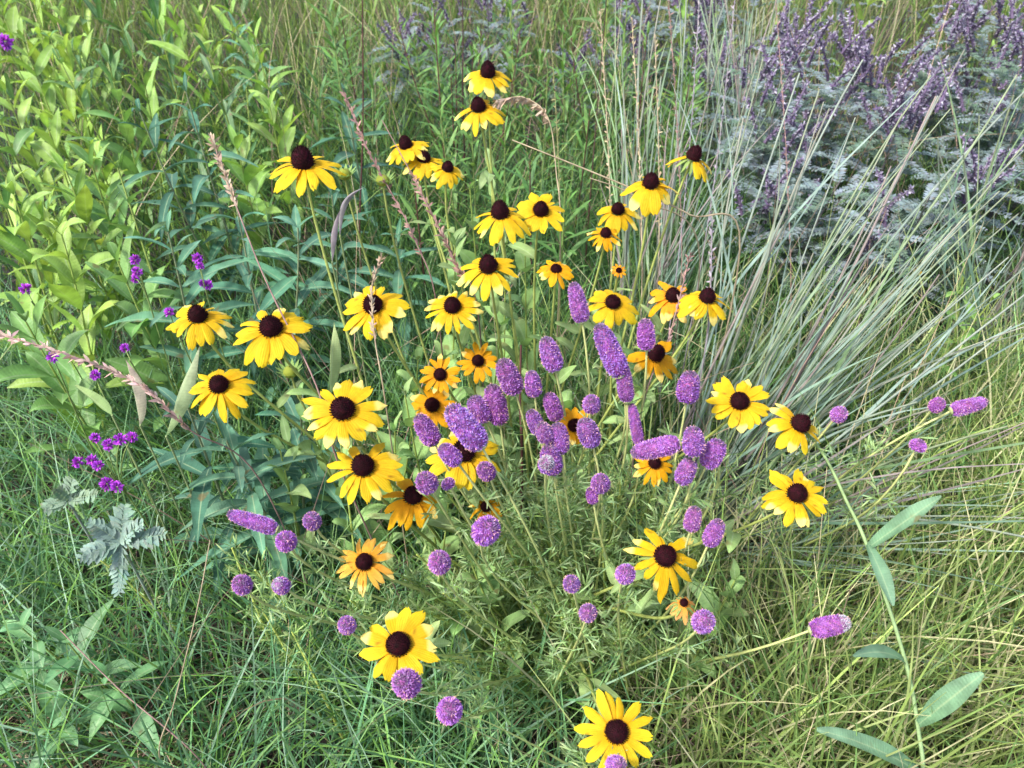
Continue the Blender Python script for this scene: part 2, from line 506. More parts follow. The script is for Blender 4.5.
susan(657, 352, 66, 'wilted orange flower lying on its side under dry stems', droop=.2, n=11, shrivel=.25, pw=.45, tilt=(.4, .5), keep=lambda p: p > .5 or p < .18, c0=ORA, c1=ORA * .6 + YEL * .4, dk=1.02)
susan(619, 270, 17, 'tiny orange bloom just opening among the grass stems', droop=.15, n=9, c0=BURN, c1=ORA, tilt=(0, .6), cone=.34, ch=1.0, dk=1.04, leaves=2)
susan(740, 400, 68, 'flat yellow flower right of the clover heads, left of a tilted one', droop=.12, n=14, pw=.42, tilt=(-.08, .35), ch=1.35)
# the tilted flower whose long stem curves to the right and carries big leaves
BIG_STEM = {}


def big_path(O):
    dO = float(np.dot(O - CAM, FWD))
    w = [G(930, 980), P(924, 790, .87), P(919, 735, .87), P(905, 660, .87), P(868, 548, .88), P(846, 500, dO + .01), P(829, 464, dO + .025), P(813, 440, dO + .028)]
    w[0][2] = -.01
    pts = np.array(w + [O + FWD * .004])
    # smooth with Catmull-Rom
    out = []
    for i in range(len(pts) - 1):
        p0 = pts[max(i - 1, 0)]; p1 = pts[i]; p2 = pts[i + 1]; p3 = pts[min(i + 2, len(pts) - 1)]
        for t in np.linspace(0, 1, 7)[:-1]:
            out.append(.5 * (2 * p1 + (p2 - p0) * t + (2 * p0 - 5 * p1 + 4 * p2 - p3) * t ** 2 + (3 * p1 - p0 - 3 * p2 + p3) * t ** 3))
    out.append(pts[-1])
    BIG_STEM['pts'] = np.array(out)
    return BIG_STEM['pts']


g33 = G(930, 980)
r33 = susan(802, 422, 70, 'flower tilted sideways with petals missing, on a long stem with big drooping leaves', droop=.3, n=11, pw=.42,
            tilt=(.28, .2), keep=lambda p: p < .02 or .28 < p < .80 or p > .92, ch=1.6, base=g33, leaves=0, path=big_path)
g33[2] = -.01
for (a, b, wd, bend) in [
        ((869, 547, .878), (945, 494, .82), .020, (0, 0, -.05)),
        ((868, 545, .878), (893, 606, .82), .017, (-.03, 0, -.1)),
        ((905, 662, .869), (842, 648, .81), .016, (0, -.05, -.38)),
        ((919, 724, .865), (990, 668, .81), .024, (0, 0, -.10)),
        ((923, 775, .868), (802, 720, .83), .021, (0, 0, -.25))]:
    A = P(*a); B = P(*b); D = B - A
    L = np.linalg.norm(D); bd = np.array(bend)
    m = MB()
    strips(m, A[None], (D / L - bd)[None], L, wd, bend=bd, ref=UPV * .5 + Z - FWD * .5, k=12, shape='narrow',
           c0=fol(120, 160, 120), c1=fol(130, 165, 130), fold=.35, mid=1.35, wave=.15)
    m.build('leaf', M_LEAF, r33, g33)
susan(798, 492, 72, 'lower right yellow flower below the tilted one, bushy layered petals', droop=.22, n=15, pw=.36, tilt=(.05, .22), ch=1.6)
susan(666, 555, 80, 'yellow flower with curled twisted petals below the clover heads', droop=.62, n=12, pw=.36, shrivel=.15, ch=1.2, tilt=(0, .35), pale=.4)
susan(684, 602, 46, 'withered peach-coloured flower under the one with curled petals', droop=.85, n=9, shrivel=.4, c0=BURN, c1=lin(240, 180, 110, .7), dk=1.0, cone=.18, leaves=3)
susan(364, 561, 62, 'faded orange flower with shrivelled lower petals at lower left', droop=.35, n=15, shrivel=.35, c0=ORA, c1=lin(246, 196, 90, .7), pw=.34, tilt=(0, .35), ch=1.4, dk=.95, leaves=2)
susan(398, 643, 88, 'big open flower at lower left with a clover head on its lower petals', droop=.1, n=11, pw=.42, tilt=(.0, .22), ch=1.2, pale=.45)
susan(617, 731, 84, 'bottom flower, open star of long separate petals around dark centre', droop=.08, n=12, pw=.36, tilt=(0, .2), ch=1.15, pale=0, plen=1.05)
susan(575, 425, 44, 'orange flower peeking out behind two purple clover heads', droop=.12, n=13, c0=ORA, c1=ORA * .7 + YEL * .3, tilt=(0, .6), cone=.32, ch=1.0, dk=1.06)
susan(655, 462, 46, 'orange flower almost hidden under the horizontal purple clover spike', droop=.4, n=12, c0=ORA, c1=ORA * .5 + YEL * .5, tilt=(0, .4), dk=1.06)
susan(486, 506, 40, 'small ragged orange flower above a round clover head', droop=.5, n=9, shrivel=.4, c0=ORA, c1=ORA * .5 + YEL * .5, dk=1.05)
susan(915, 266, 20, 'tiny distant yellow bloom in the shade at far right', droop=.3, n=9, c0=ORA, c1=YEL, dk=1.75, base=P(915, 266, 1.7) * np.array([1, 1, 0]) + np.array([.03, .02, 0]))

# ------------------------------------------------------------------ purple prairie clover
PUR = [lin(182, 112, 194), lin(196, 130, 208), lin(168, 96, 186), lin(208, 150, 218), lin(190, 108, 190)]
CLO_G = 'purple prairie clover heads'
CLO_BASE = np.array([0.10, 0.70, 0])


def clover(x0, y0, x1, y1, w, label, **k):
    """head from the stem end (x0,y0) to the tip (x1,y1), w pixels across."""
    mx, my = (x0 + x1) / 2, (y0 + y1) / 2
    d = rowd(my) * k.get('dk', .97)
    wd = w * .89 * d / F
    ip = np.array([x1 - x0, -(y1 - y0)]) * d / F
    a = np.linalg.norm(ip)
    if a < wd * .5:      # seen nearly from its end
        axis = nz(Z * .75 - FWD * .55 + RGT * R.normal(0, .15) + RGT * ip[0] / (wd + 1e-6) * .5); Lh = wd * R.uniform(1.05, 1.35)
    else:
        tw = k.get('toward', .5 if a < wd * 2 else .25)
        ax = RGT * ip[0] + UPV * ip[1] - FWD * a * tw
        Lh = np.linalg.norm(ax); axis = nz(ax)
    Cn = P(mx, my, d)
    O = Cn - axis * Lh / 2
    base = k.get('base')
    if base is None:
        g = np.array([O[0], O[1], 0]); base = CLO_BASE * .7 + g * .3 + np.array([R.normal(0, .045), R.normal(0, .045), 0])
    base = np.asarray(base, float); base[2] = -.01
    root = thing('purple_prairie_clover', base, label, 'flower', CLO_G)
    hgt = O[2]
    ex = nz(axis + Z * .4)
    pts = bez3(base, base + np.array([0, 0, hgt * .4]) + (O - base) * np.array([.2, .2, 0]), O - ex * hgt * .3, O + axis * wd * .1, 16)
    m = MB(); tube(m, pts, np.linspace(.0021, .0013, len(pts)), fol(186, 204, 104) * R.uniform(.9, 1.15), 5, fol(210, 214, 140))
    m.build('stem', M_STEM, root, base)
    # thin feathery leaves
    m = MB()
    nn = k.get('fol', 36)
    ts = R.uniform(.12, .93, nn); node = pts[(ts * (len(pts) - 1)).astype(int)]
    az = R.uniform(0, 6.28, nn)
    ld = nz(np.stack([np.cos(az), np.sin(az), R.uniform(.4, 1.3, nn)], 1))
    LL = R.uniform(.012, .032, nn)
    strips(m, node, ld, LL, .0010, k=2, shape='narrow', c0=fol(140, 175, 90))
    rep = 5
    b2 = np.repeat(node + ld * (LL * .55)[:, None], rep, 0) + np.repeat(ld, rep, 0) * R.uniform(-.005, .012, (nn * rep, 1))
    d2 = np.repeat(ld, rep, 0) + R.normal(0, .55, (nn * rep, 3))
    strips(m, b2, d2, R.uniform(.010, .021, nn * rep), R.uniform(.0014, .0024, nn * rep), bend=(0, 0, -.1), k=3, shape='narrow',
           c0=jc(fol(154, 188, 120), nn * rep, .2), c1=jc(fol(178, 204, 142), nn * rep, .2))
    m.build('foliage', M_LEAF, root, base)
    # flower head: grey-green core set with purple florets
    m = MB()
    tt = np.linspace(0, 1, 12)
    tint = np.array([R.uniform(.68, .86), R.uniform(.74, .96), R.uniform(.88, 1.04)]) * R.uniform(.8, 1.08); grey = R.uniform(.05, .5); taper = R.uniform(.12, .36)
    rp = lambda x: .5 * wd * np.power(np.clip(1 - np.abs(2 * x - 1) ** (1.9 + .8 * min(Lh / wd, 2.4)), 0, 1), .5) * (1.05 - taper * x)
    lathe(m, O, axis, [(max(rp(x) * .92, 1e-4), Lh * x) for x in tt], jc(lin(158, 92, 156, .85), 12 * 14, .25), 14, .05)
    q = int(np.clip(260 * Lh / wd, 240, 620))
    i = np.arange(q) + .5; x = i / q; ph = i * 2.39996
    a1 = nz(np.cross(axis, [.3, 1, .2])); b1 = np.cross(axis, a1)
    rdv = np.cos(ph)[:, None] * a1 + np.sin(ph)[:, None] * b1
    pos = O + axis * (Lh * x)[:, None] + rdv * (rp(x) * .91)[:, None]
    nr = nz(rdv + axis * (np.clip(x - .5, -.5, .5) * 2.0 * (x > .75) + .15)[:, None])
    tipw = k.get('tip', .0)
    hue = np.array(PUR)[R.integers(0, len(PUR), q)] * R.uniform(.88, 1.12, (q, 1)) * k.get('val', 1.0) * tint
    hue = hue * (1 - grey * x[:, None] ** 1.5) + lin(150, 134, 148, .7) * (grey * x[:, None] ** 1.5)
    if tipw:
        s_ = (x > 1 - tipw)
        hue[s_] = hue[s_] * .25 + lin(178, 182, 180) * .75
    else:
        s_ = x > .93
        hue[s_] = hue[s_] * .35 + lin(122, 112, 120) * .45
    for rep in range(4):
        dv = nr + R.normal(0, .5, (q, 3))
        strips(m, pos, dv, wd * R.uniform(.07, .13, q), wd * R.uniform(.05, .085, q), k=2, shape='floret', c0=hue * .75, c1=hue * R.uniform(.95, 1.25, (q, 1)))
    st = R.integers(0, q, q // 3)
    strips(m, pos[st], nr[st] + R.normal(0, .35, (len(st), 3)), wd * .16, wd * .03, k=2, shape='floret', c0=lin(190, 130, 196), c1=lin(226, 176, 150))
    fh = m.build('flower_head', M_PURPLE, root, base)
    # pale green calyx cup where the stem meets the head
    m = MB()
    lathe(m, O - axis * wd * .10, axis, [(.0012, 0), (wd * .22, wd * .05), (wd * .3, wd * .13), (wd * .18, wd * .2)], fol(168, 178, 120), 10)
    m.build('calyx', M_STEM, fh, base)
    return root


clover(583, 322, 573, 284, 20, 'tall purple clover head standing highest of all, below a small orange flower')
clover(556, 370, 545, 339, 23, 'plump purple clover head below and left of the highest one')
clover(622, 376, 598, 326, 25, 'long two-lobed purple clover spike right of centre')
clover(628, 402, 621, 362, 18, 'narrow purple clover head tucked under the long two-lobed spike', dk=1.0)
clover(648, 349, 644, 321, 20, 'short purple clover head among wilted orange petals')
clover(516, 393, 502, 361, 25, 'purple clover head with dark stem at its right side, above a greyish one')
clover(500, 424, 492, 386, 23, 'greyish purple clover head leaning against the one above it', dk=1.0, val=.9)
clover(535, 396, 531, 372, 19, 'small upright purple clover head right of a dark reddish stem')
clover(482, 448, 450, 407, 29, 'largest purple clover spike, thick and curved over a yellow flower', dk=.9)
clover(486, 421, 473, 398, 22, 'purple clover head behind the largest spike', dk=1.0)
clover(434, 444, 419, 416, 23, 'leaning purple clover head left of the largest spike', dk=.93)
clover(458, 464, 442, 446, 20, 'small purple clover head crossing the petals below the largest spike', dk=.92)
clover(558, 420, 548, 394, 18, 'slim purple clover head leaning left beside grey leaf', dk=1.0)
clover(541, 434, 530, 411, 18, 'vivid small purple clover head left of centre cluster')
clover(548, 442, 541, 424, 19, 'vivid purple clover head pressed against a smaller one', dk=.96)
clover(562, 453, 557, 424, 20, 'darker purple clover head right of the vivid pair', val=.9)
clover(554, 474, 548, 446, 24, 'purple clover head behind a pale-tipped round one', dk=.98)
clover(547, 466, 546, 462, 19, 'round clover head with a pale grey tip facing the viewer', tip=.4, dk=.93)
clover(592, 406, 591, 402, 20, 'round purple clover head just above an orange flower')
clover(594, 446, 583, 420, 23, 'purple clover head covering half of an orange flower')
clover(601, 486, 600, 480, 22, 'round purple clover head alone over feathery leaves')
clover(680, 443, 632, 453, 22, 'long horizontal purple clover spike pointing left', toward=.1, dk=.93)
clover(696, 455, 691, 428, 25, 'upright purple clover head at the right end of the horizontal spike', dk=.91)
clover(708, 467, 718, 441, 23, 'purple clover head leaning right beside the upright one', dk=.94)
clover(682, 484, 690, 459, 20, 'purple clover head hanging below the horizontal spike', dk=.95)
clover(688, 402, 689, 373, 25, 'stout purple clover head left of a flat yellow flower')
clover(692, 531, 694, 507, 19, 'oval purple clover head at the left of a leaning pair')
clover(710, 546, 718, 520, 20, 'oval purple clover head at the right of a leaning pair')
clover(640, 446, 631, 404, 13, 'thin unripe purple clover spike between dry stems', dk=1.04)
clover(626, 576, 625, 572, 21, 'round purple clover head left of the curled-petal flower')
clover(572, 586, 571, 581, 19, 'round purple clover head, upper of two over feathery leaves')
clover(588, 615, 588, 611, 19, 'round purple clover head, lower of two over feathery leaves')
clover(704, 624, 703, 619, 24, 'round violet clover head near withered peach petals')
clover(486, 534, 487, 526, 31, 'wide round purple clover head below a small ragged orange flower')
clover(441, 565, 438, 559, 25, 'round purple clover head above a white fleck in the grass')
clover(428, 486, 425, 479, 24, 'round purple clover head resting on an orange flower', dk=.93)
clover(489, 474, 483, 468, 20, 'dim purple clover head in front of lower yellow petals', val=.9, dk=.93)
clover(450, 487, 446, 480, 16, 'small dim clover bud under a yellow flower', val=.8)
clover(277, 530, 229, 513, 18, 'long pink-purple clover spike lying toward the left', toward=.1)
clover(288, 544, 284, 538, 23, 'round purple clover head touching the long pink spike')
clover(313, 523, 311, 519, 19, 'small round clover head right of the long pink spike')
clover(245, 586, 239, 583, 21, 'left one of two low clover heads over bright sprigs')
clover(284, 587, 278, 584, 19, 'right one of two low clover heads over bright sprigs', tip=.15)
clover(347, 628, 347, 622, 19, 'single purple clover head left of the big open flower')
clover(408, 686, 404, 680, 31, 'large round pinkish clover head overlapping the big open flower', dk=.93)
clover(452, 713, 447, 708, 28, 'lowest round pinkish clover head left of the bottom flower')
clover(838, 417, 840, 412, 17, 'small violet clover head alone before blue-green stalks', base=(.33, .80, 0))
clover(917, 450, 919, 441, 18, 'violet clover head below the far right pair', base=(.42, .80, 0), fol=20)
clover(952, 411, 985, 401, 17, 'long violet clover spike furthest right, pointing right', toward=.15, base=(.45, .84, 0), fol=20)
clover(938, 408, 936, 402, 15, 'small round violet clover head touching the furthest right spike', base=(.44, .82, 0), fol=20)
clover(812, 632, 847, 620, 21, 'violet clover spike with whitish tip at lower right', tip=.22, toward=.3, base=(.27, .62, 0), fol=20)
clover(617, 768, 616, 762, 22, 'clover head cut by the bottom edge under the star-shaped flower')
clover(594, 503, 590, 488, 14, 'tiny half-open clover bud among feathery leaves', val=.85, dk=1.02)

# ------------------------------------------------------------------ ground
def ground():
    m = MB()
    xs = np.concatenate([[-150, -60, -20], np.linspace(-6, 6, 61), [20, 60, 150]])
    ys = np.concatenate([[-60, -10], np.linspace(-2, 10, 61), [30, 80, 200]])
    X, Y = np.meshgrid(xs, ys)
    near = np.exp(-((X / 7) ** 2 + ((Y - 3) / 7) ** 2) ** 2)
    Zg = near * (.012 * np.sin(X * 7 + Y * 3) + .01 * np.sin(Y * 9 - X * 4)) - .012
    V = np.stack([X, Y, Zg], -1)
    w = len(xs)
    idx = (np.arange(len(ys) - 1) * w)[:, None] + np.arange(w - 1)[None]
    m.add(V, np.stack([idx, idx + 1, idx + w + 1, idx + w], -1), np.array([1, 1, 1.0]))
    mat = bpy.data.materials.new('soil'); mat.use_nodes = True
    nt = mat.node_tree; bs = nt.nodes['Principled BSDF']; bs.inputs['Roughness'].default_value = .95
    tc = nt.nodes.new('ShaderNodeTexCoord'); no = nt.nodes.new('ShaderNodeTexNoise'); no.inputs['Scale'].default_value = 9; no.inputs['Detail'].default_value = 8
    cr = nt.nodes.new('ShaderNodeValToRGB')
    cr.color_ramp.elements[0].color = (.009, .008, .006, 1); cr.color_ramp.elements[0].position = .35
    cr.color_ramp.elements[1].color = (.034, .028, .022, 1); cr.color_ramp.elements[1].position = .7  # dark soil, lowered further to put shade into the gaps between plants
    nt.links.new(tc.outputs['Object'], no.inputs['Vector']); nt.links.new(no.outputs['Fac'], cr.inputs['Fac'])
    nt.links.new(cr.outputs['Color'], bs.inputs['Base Color'])
    bp = nt.nodes.new('ShaderNodeBump'); bp.inputs['Strength'].default_value = .6; bp.inputs['Distance'].default_value = .02
    n2 = nt.nodes.new('ShaderNodeTexNoise'); n2.inputs['Scale'].default_value = 60; n2.inputs['Detail'].default_value = 6
    nt.links.new(tc.outputs['Object'], n2.inputs['Vector']); nt.links.new(n2.outputs['Fac'], bp.inputs['Height']); nt.links.new(bp.outputs['Normal'], bs.inputs['Normal'])
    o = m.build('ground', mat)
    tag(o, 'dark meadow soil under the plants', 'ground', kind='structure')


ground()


# ------------------------------------------------------------------ grass
def grass(name, label, n_tuft, per, area, Lr, wr, cols, spread=.05, lean=(.25, .55), bend=(.2, .7), mat=M_GRASS, flat=0.0, k=6, mask=None, tipc=None, dirbias=None):
    x0, x1, y0, y1 = area
    tc = np.stack([R.uniform(x0, x1, n_tuft), R.uniform(y0, y1, n_tuft)], 1)
    if mask is not None:
        tc = tc[mask(tc[:, 0], tc[:, 1])]
    T = len(tc)
    n = T * per
    tb = np.repeat(tc, per, 0) + R.normal(0, spread, (n, 2))
    base = np.concatenate([tb, np.full((n, 1), -.015) + flat * R.uniform(0, 1, (n, 1))], 1)
    az = R.uniform(0, 2 * np.pi, n)
    le = np.abs(R.normal(0, 1, n)) * (lean[1] - lean[0]) + lean[0]
    tl = np.repeat(R.normal(0, .25, (T, 2)), per, 0)
    d = np.stack([np.cos(az) * le + tl[:, 0], np.sin(az) * le + tl[:, 1], np.full(n, 1.0 if not flat else .12)], 1)
    if dirbias is not None:
        d = d + np.asarray(dirbias)
    b = R.uniform(bend[0], bend[1], n)
    hd = nz(np.stack([np.cos(az), np.sin(az), np.zeros(n)], 1))
    bv = hd * (b * .6)[:, None] - Z * (b * .55)[:, None] + R.normal(0, .08, (n, 3))
    if flat:
        bv = R.normal(0, .15, (n, 3)) * np.array([1, 1, .2])
    ci = np.asarray(cols)[R.integers(0, len(cols), n)]
    tuf = np.repeat(np.exp(R.normal(0, .14, (T, 1))), per, 0)
    c = np.clip(ci * tuf * np.exp(R.normal(0, .16, (n, 1))), .003, .8)
    tip = c * np.array([1.25, 1.12, 1.0]) if tipc is None else c * .5 + np.asarray(tipc) * .5
    m = MB()
    strips(m, base, d, R.uniform(Lr[0], Lr[1], n), R.uniform(wr[0], wr[1], n), bend=bv, k=k, shape='grass', c0=c * .9, c1=tip)
    o = m.build(name, mat)
    tag(o, label, 'grass', kind='stuff')
    return o


COOL = [fol(136, 190, 98), fol(112, 168, 122), fol(126, 180, 122), fol(98, 150, 112), fol(142, 188, 122), fol(142, 180, 152)]
WARM = [fol(144, 180, 104), fol(166, 194, 112), fol(120, 162, 98), fol(180, 202, 134), fol(204, 208, 166)]
MID = [fol(74, 118, 70), fol(88, 136, 76), fol(62, 100, 70), fol(112, 160, 90)]  # dark greens, deepened to put the shade of gaps behind flowers into the colour
BACK = [fol(128, 165, 84), fol(150, 182, 90), fol(108, 148, 82), fol(150, 168, 118), fol(170, 176, 132)]
STRAW = [fol(196, 180, 150), fol(176, 156, 136), fol(206, 196, 166), fol(150, 130, 118), fol(188, 160, 150)]

grass('grass', 'cool green fine grass in the lower left foreground', 640, 13, (-1.2, .12, .28, 1.35), (.14, .40), (.0024, .0052), COOL, .03, (.08, .32), (.1, .7))
grass('grass', 'yellow-green tangled grass at the lower right', 620, 13, (.12, 1.25, .28, 1.22), (.18, .48), (.0026, .0052), WARM, .035, (.06, .28), (.05, .5), mask=lambda x, y: ((x - .40) / .26) ** 2 + ((y - .92) / .20) ** 2 > R.uniform(.5, 1.1, len(x)))
grass('dead_grass', 'pale dry straw clump on the bare soil right of the flower clump', 34, 6, (.18, .36, .52, .76), (.1, .26), (.001, .002), [lin(206, 190, 180, .55), lin(180, 160, 158, .5), lin(220, 210, 196, .6)], .03, (.2, .7), (.1, .7), mat=M_STRAW)
grass('grass', 'grass behind the big bunchgrass, its shade put into the dark olive colour', 150, 13, (.35, 1.7, 1.22, 2.0), (.14, .36), (.0024, .0046), [fol(70, 100, 62), fol(84, 116, 66), fol(60, 88, 64)], .04, (.1, .35), (.1, .5))  # darker greens paint in the shade behind the fan of stalks
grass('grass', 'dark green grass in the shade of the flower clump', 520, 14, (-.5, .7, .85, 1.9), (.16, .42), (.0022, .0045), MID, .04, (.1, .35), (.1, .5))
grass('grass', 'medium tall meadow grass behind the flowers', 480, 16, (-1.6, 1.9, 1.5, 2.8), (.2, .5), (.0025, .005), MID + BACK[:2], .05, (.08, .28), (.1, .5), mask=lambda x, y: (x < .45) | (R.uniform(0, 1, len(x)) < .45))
grass('grass', 'pale tall meadow grass at the back of the view', 1000, 16, (-4.2, 4.2, 2.8, 6.2), (.35, .8), (.003, .0065), BACK, .08, (.05, .18), (.05, .35), k=5)
grass('grass', 'far meadow grass beyond the view', 2200, 9, (-14, 14, 6, 22), (.4, .8), (.008, .016), BACK, .2, (.08, .25), (.1, .4), k=4)
grass('grass', 'short grass at the near edge', 500, 10, (-1.8, 1.8, -.5, .45), (.06, .18), (.002, .004), COOL + WARM, .04)
grass('grass', 'grass beyond the left and right edges', 1100, 12, (-3.6, 3.6, .2, 2.6), (.2, .5), (.0025, .005), MID + BACK, .06, mask=lambda x, y: np.abs(x) > .62 * y + .45)
grass('dead_grass', 'dry tan thatch lying on the soil', 420, 12, (-1.3, 1.3, .2, 2.2), (.05, .2), (.0012, .0028), [c * .42 for c in STRAW], .06, mat=M_STRAW, flat=.03, k=3)  # straw tones darkened, putting the shade low between the blades into the colour
grass('dead_grass', 'dry mown straw at the bottom left corner', 130, 26, (-.85, -.42, .3, .62), (.03, .10), (.0012, .0024), STRAW, .05, mat=M_STRAW, flat=.03, k=3)
grass('dead_grass', 'thin dry straws criss-crossing the right grass', 190, 5, (.1, 1.2, .4, 1.3), (.15, .42), (.0009, .0017), STRAW, .05, (.2, .8), (.2, 1.0), mat=M_STRAW)
grass('dead_grass', 'thin dry straws standing among the left grass', 150, 4, (-1.0, .1, .4, 1.5), (.12, .35), (.001, .0018), STRAW, .05, (.3, 1.0), (.2, .9), mat=M_STRAW)
grass('dead_grass', 'pale dry straws standing through the flower clump', 260, 1, (-.5, .75, .6, 1.7), (.3, .65), (.0014, .0026), STRAW, .03, (.1, .5), (.0, .4), mat=M_STRAW)
grass('dead_grass', 'dry upright stems in the back meadow', 560, 4, (-2.6, 2.8, 1.7, 5.0), (.4, .85), (.0018, .003), STRAW, .06, (.05, .3), (.05, .4), mat=M_STRAW)


# ------------------------------------------------------------------ leafy plants
def leafy(name, top, label, cat, group, n, Lf, Wf, c0, c1, shape='leaf', opposite=True, rise=(.2, .8), droop=.35, fold=.35, serr=0, mat=M_LEAF,
          stem_c=None, lean=None, r=.0028, start=.15, wave=.2, mid=1.25, k=8, whorl=2):
    top = np.asarray(top, float)
    lean = np.array([R.normal(0, .06), R.normal(0, .06), 0]) if lean is None else np.asarray(lean, float)
    base = np.array([top[0], top[1], 0]) + lean; base[2] = -.01
    root = thing(name, base, label, cat, group)
    pts = bez(base, (base * .5 + top * .5) - lean * .3 + np.array([0, 0, .05]), top, 14)
    sc = fol(160, 178, 90) if stem_c is None else stem_c
    m = MB(); tube(m, pts, np.linspace(r, r * .45, 14), sc, 6, sc * 1.05); m.build('stem', M_STEM, root, base)
    ts = np.linspace(start, 1.0, n)
    B, D, LL, WW = [], [], [], []
    a0 = R.uniform(0, 6.28)
    for i, t in enumerate(ts):
        f = t * 13; j = int(min(f, 12)); p = pts[j] + (pts[j + 1] - pts[j]) * (f - j)
        for w in range(whorl if opposite else 1):
            az = a0 + (i * 1.5708 if opposite else i * 2.4) + w * 2 * np.pi / max(whorl, 1) + R.normal(0, .25)
            sz = (1.0 if t < .75 else 1.0 - (t - .75) * 2.2) * R.uniform(.75, 1.15)
            B.append(p); D.append([math.cos(az), math.sin(az), R.uniform(*rise) + max(0, t - .8) * 4]); LL.append(Lf * sz); WW.append(Wf * sz)
    N = len(B)
    m = MB()
    strips(m, B, np.array(D), np.array(LL), np.array(WW), bend=np.array([0, 0, -1]) * (droop * R.uniform(.3, 1.5, (N, 1))), ref=Z + R.normal(0, .15, (N, 3)),
           k=k, shape=shape, c0=jc(c0, N, .12), c1=jc(c1, N, .12), fold=fold, serr=serr, wave=wave, mid=mid)
    m.build('foliage', mat, root, base)
    return root


BR_G = 'bright broad-leaved plants at the left'
bright = [
    (22, 38, 1.95, 'broad-leaved bright plant in the top left corner'),
    (62, 18, 2.15, 'bright leafy stem second along the top left edge'),
    (108, 62, 1.8, 'bright leafy stem with wide leaf at upper left, below the top edge'),
    (152, 8, 2.3, 'bright upright leafy stem at the top, left of the purple-flecked grass'),
    (48, 128, 1.5, 'bright plant with pale leaves halfway up the left edge'),
    (92, 165, 1.5, 'bright plant just left of the dark serrated stem'),
    (14, 195, 1.35, 'bright broad leaves at the left edge above the pink seed spike'),
    (62, 236, 1.28, 'yellow-green plant with large leaves above the pink seed spike'),
    (118, 262, 1.25, 'yellow-green plant beside the small magenta blooms'),
    (142, 72, 1.9, 'bright leafy stem behind the dark serrated plant'),
    (200, 16, 2.4, 'bright leafy stem at the top edge, right of centre left'),
    (252, 46, 2.2, 'bright leafy stem above the lone upper-left yellow flower'),
    (270, 108, 1.7, 'plant with two big smooth leaves just above the lone upper-left yellow flower'),
    (6, 92, 1.7, 'bright leafy stem cut by the left edge'),
    (26, 322, 1.2, 'lowest bright plant at the left edge, broad flat leaves'),
    (238, 150, 1.6, 'smooth-leaved plant left of the lone upper-left yellow flower')]
for i, (x, y, d, lb) in enumerate(bright):
    c = [fol(146, 186, 88), fol(162, 198, 94), fol(126, 170, 96)][i % 3]
    leafy('broad_leaved_plant', P(x, y, d), lb, 'plant', BR_G, 9, .145 if y < 150 else .160, .031 if y < 150 else .037, c, c * np.array([1.1, 1.06, .95]), 'leaf', True, (.6, 2.2), .40, .4, whorl=2)

for i in range(40):
    y = R.uniform(1.15, 3.0); x = -R.uniform(.36, .80) * (.7 * y + .25)
    h = R.uniform(.30, .5) + .06 * y
    c = [fol(150, 190, 84), fol(166, 202, 92), fol(110, 152, 88), fol(94, 136, 86)][i % 4]
    leafy('broad_leaved_plant', (x, y, h), 'bright green broad-leaved plant crowded among others of its kind at the left', 'plant', 'crowded broad-leaved plants at the left', 8, [.13, .16, .10, .14][i % 4], [.027, .022, .022, .017][i % 4],
          c, c * np.array([1.1, 1.06, .95]), 'leaf', True, [(.5, 2.2), (1.0, 3.2), (.3, 1.5), (.8, 3.0)][i % 4], .42, .4)

DK_G = 'dark serrated-leaved plants'
dark = [
    (186, 92, 1.42, 'tall dark plant with serrated leaves in pairs, left of the lone upper-left yellow flower'),
    (140, 112, 1.40, 'dark grey-green plant with drooping toothed leaves among bright stems'),
    (168, 232, 1.18, 'dark toothed-leaved plant above the leftmost yellow flowers'),
    (236, 205, 1.35, 'dark plant with long pointed leaves behind the leftmost yellow flowers'),
    (332, 195, 1.45, 'dark leafy plant behind the flower with the tan spike'),
    (298, 228, 1.32, 'dark leafy plant between lone upper-left and ragged yellow flowers'),
    (396, 238, 1.5, 'dark leafy plant under the tight trio of yellow flowers'),
    (188, 408, 1.02, 'grey-green plant with pale folded leaves at the end of the pink seed spike'),
    (226, 440, 1.0, 'dark low leaves under the leftmost lower yellow flower'),
    (300, 410, 1.1, 'dark broad leaves behind the large gappy yellow flower'),
    (345, 95, 1.7, 'dark leafy plant at upper centre left of the tight trio'),
    (236, 28, 2.3, 'dark leafy stem near the top edge left of centre')]
for i, (x, y, d, lb) in enumerate(dark):
    c = [fol(86, 132, 104), fol(76, 118, 94), fol(98, 144, 112)][i % 3]
    leafy('toothed_leaf_plant', P(x, y, d), lb, 'plant', DK_G, 12, .128, .022, c, c * 1.08, 'leaf', True, (.1, .6), .35, .45, .10, M_HAIRY, fol(140, 150, 110), k=14, mid=1.3)

LOW_G = 'low broad-leaved seedlings at the lower left'
for i, (x, y, d, lb) in enumerate([
        (22, 628, 1.0, 'pale low plant with broad leaves at the left edge of the lower grass'),
        (66, 640, .98, 'low plant with a bluish upright leaf in the lower left grass'),
        (108, 676, .98, 'low bright sprig with broad leaves above the mown straw'),
        (52, 728, .98, 'pair of small grey-green leaves on the mown straw')]):
    c = fol(122, 170, 112)
    leafy('low_leafy_plant', P(x, y, d), lb, 'plant', LOW_G, 3, .085, .026, c, c * 1.1, 'leaf', True, (.2, .8), .35, .3, start=.55, r=.002)

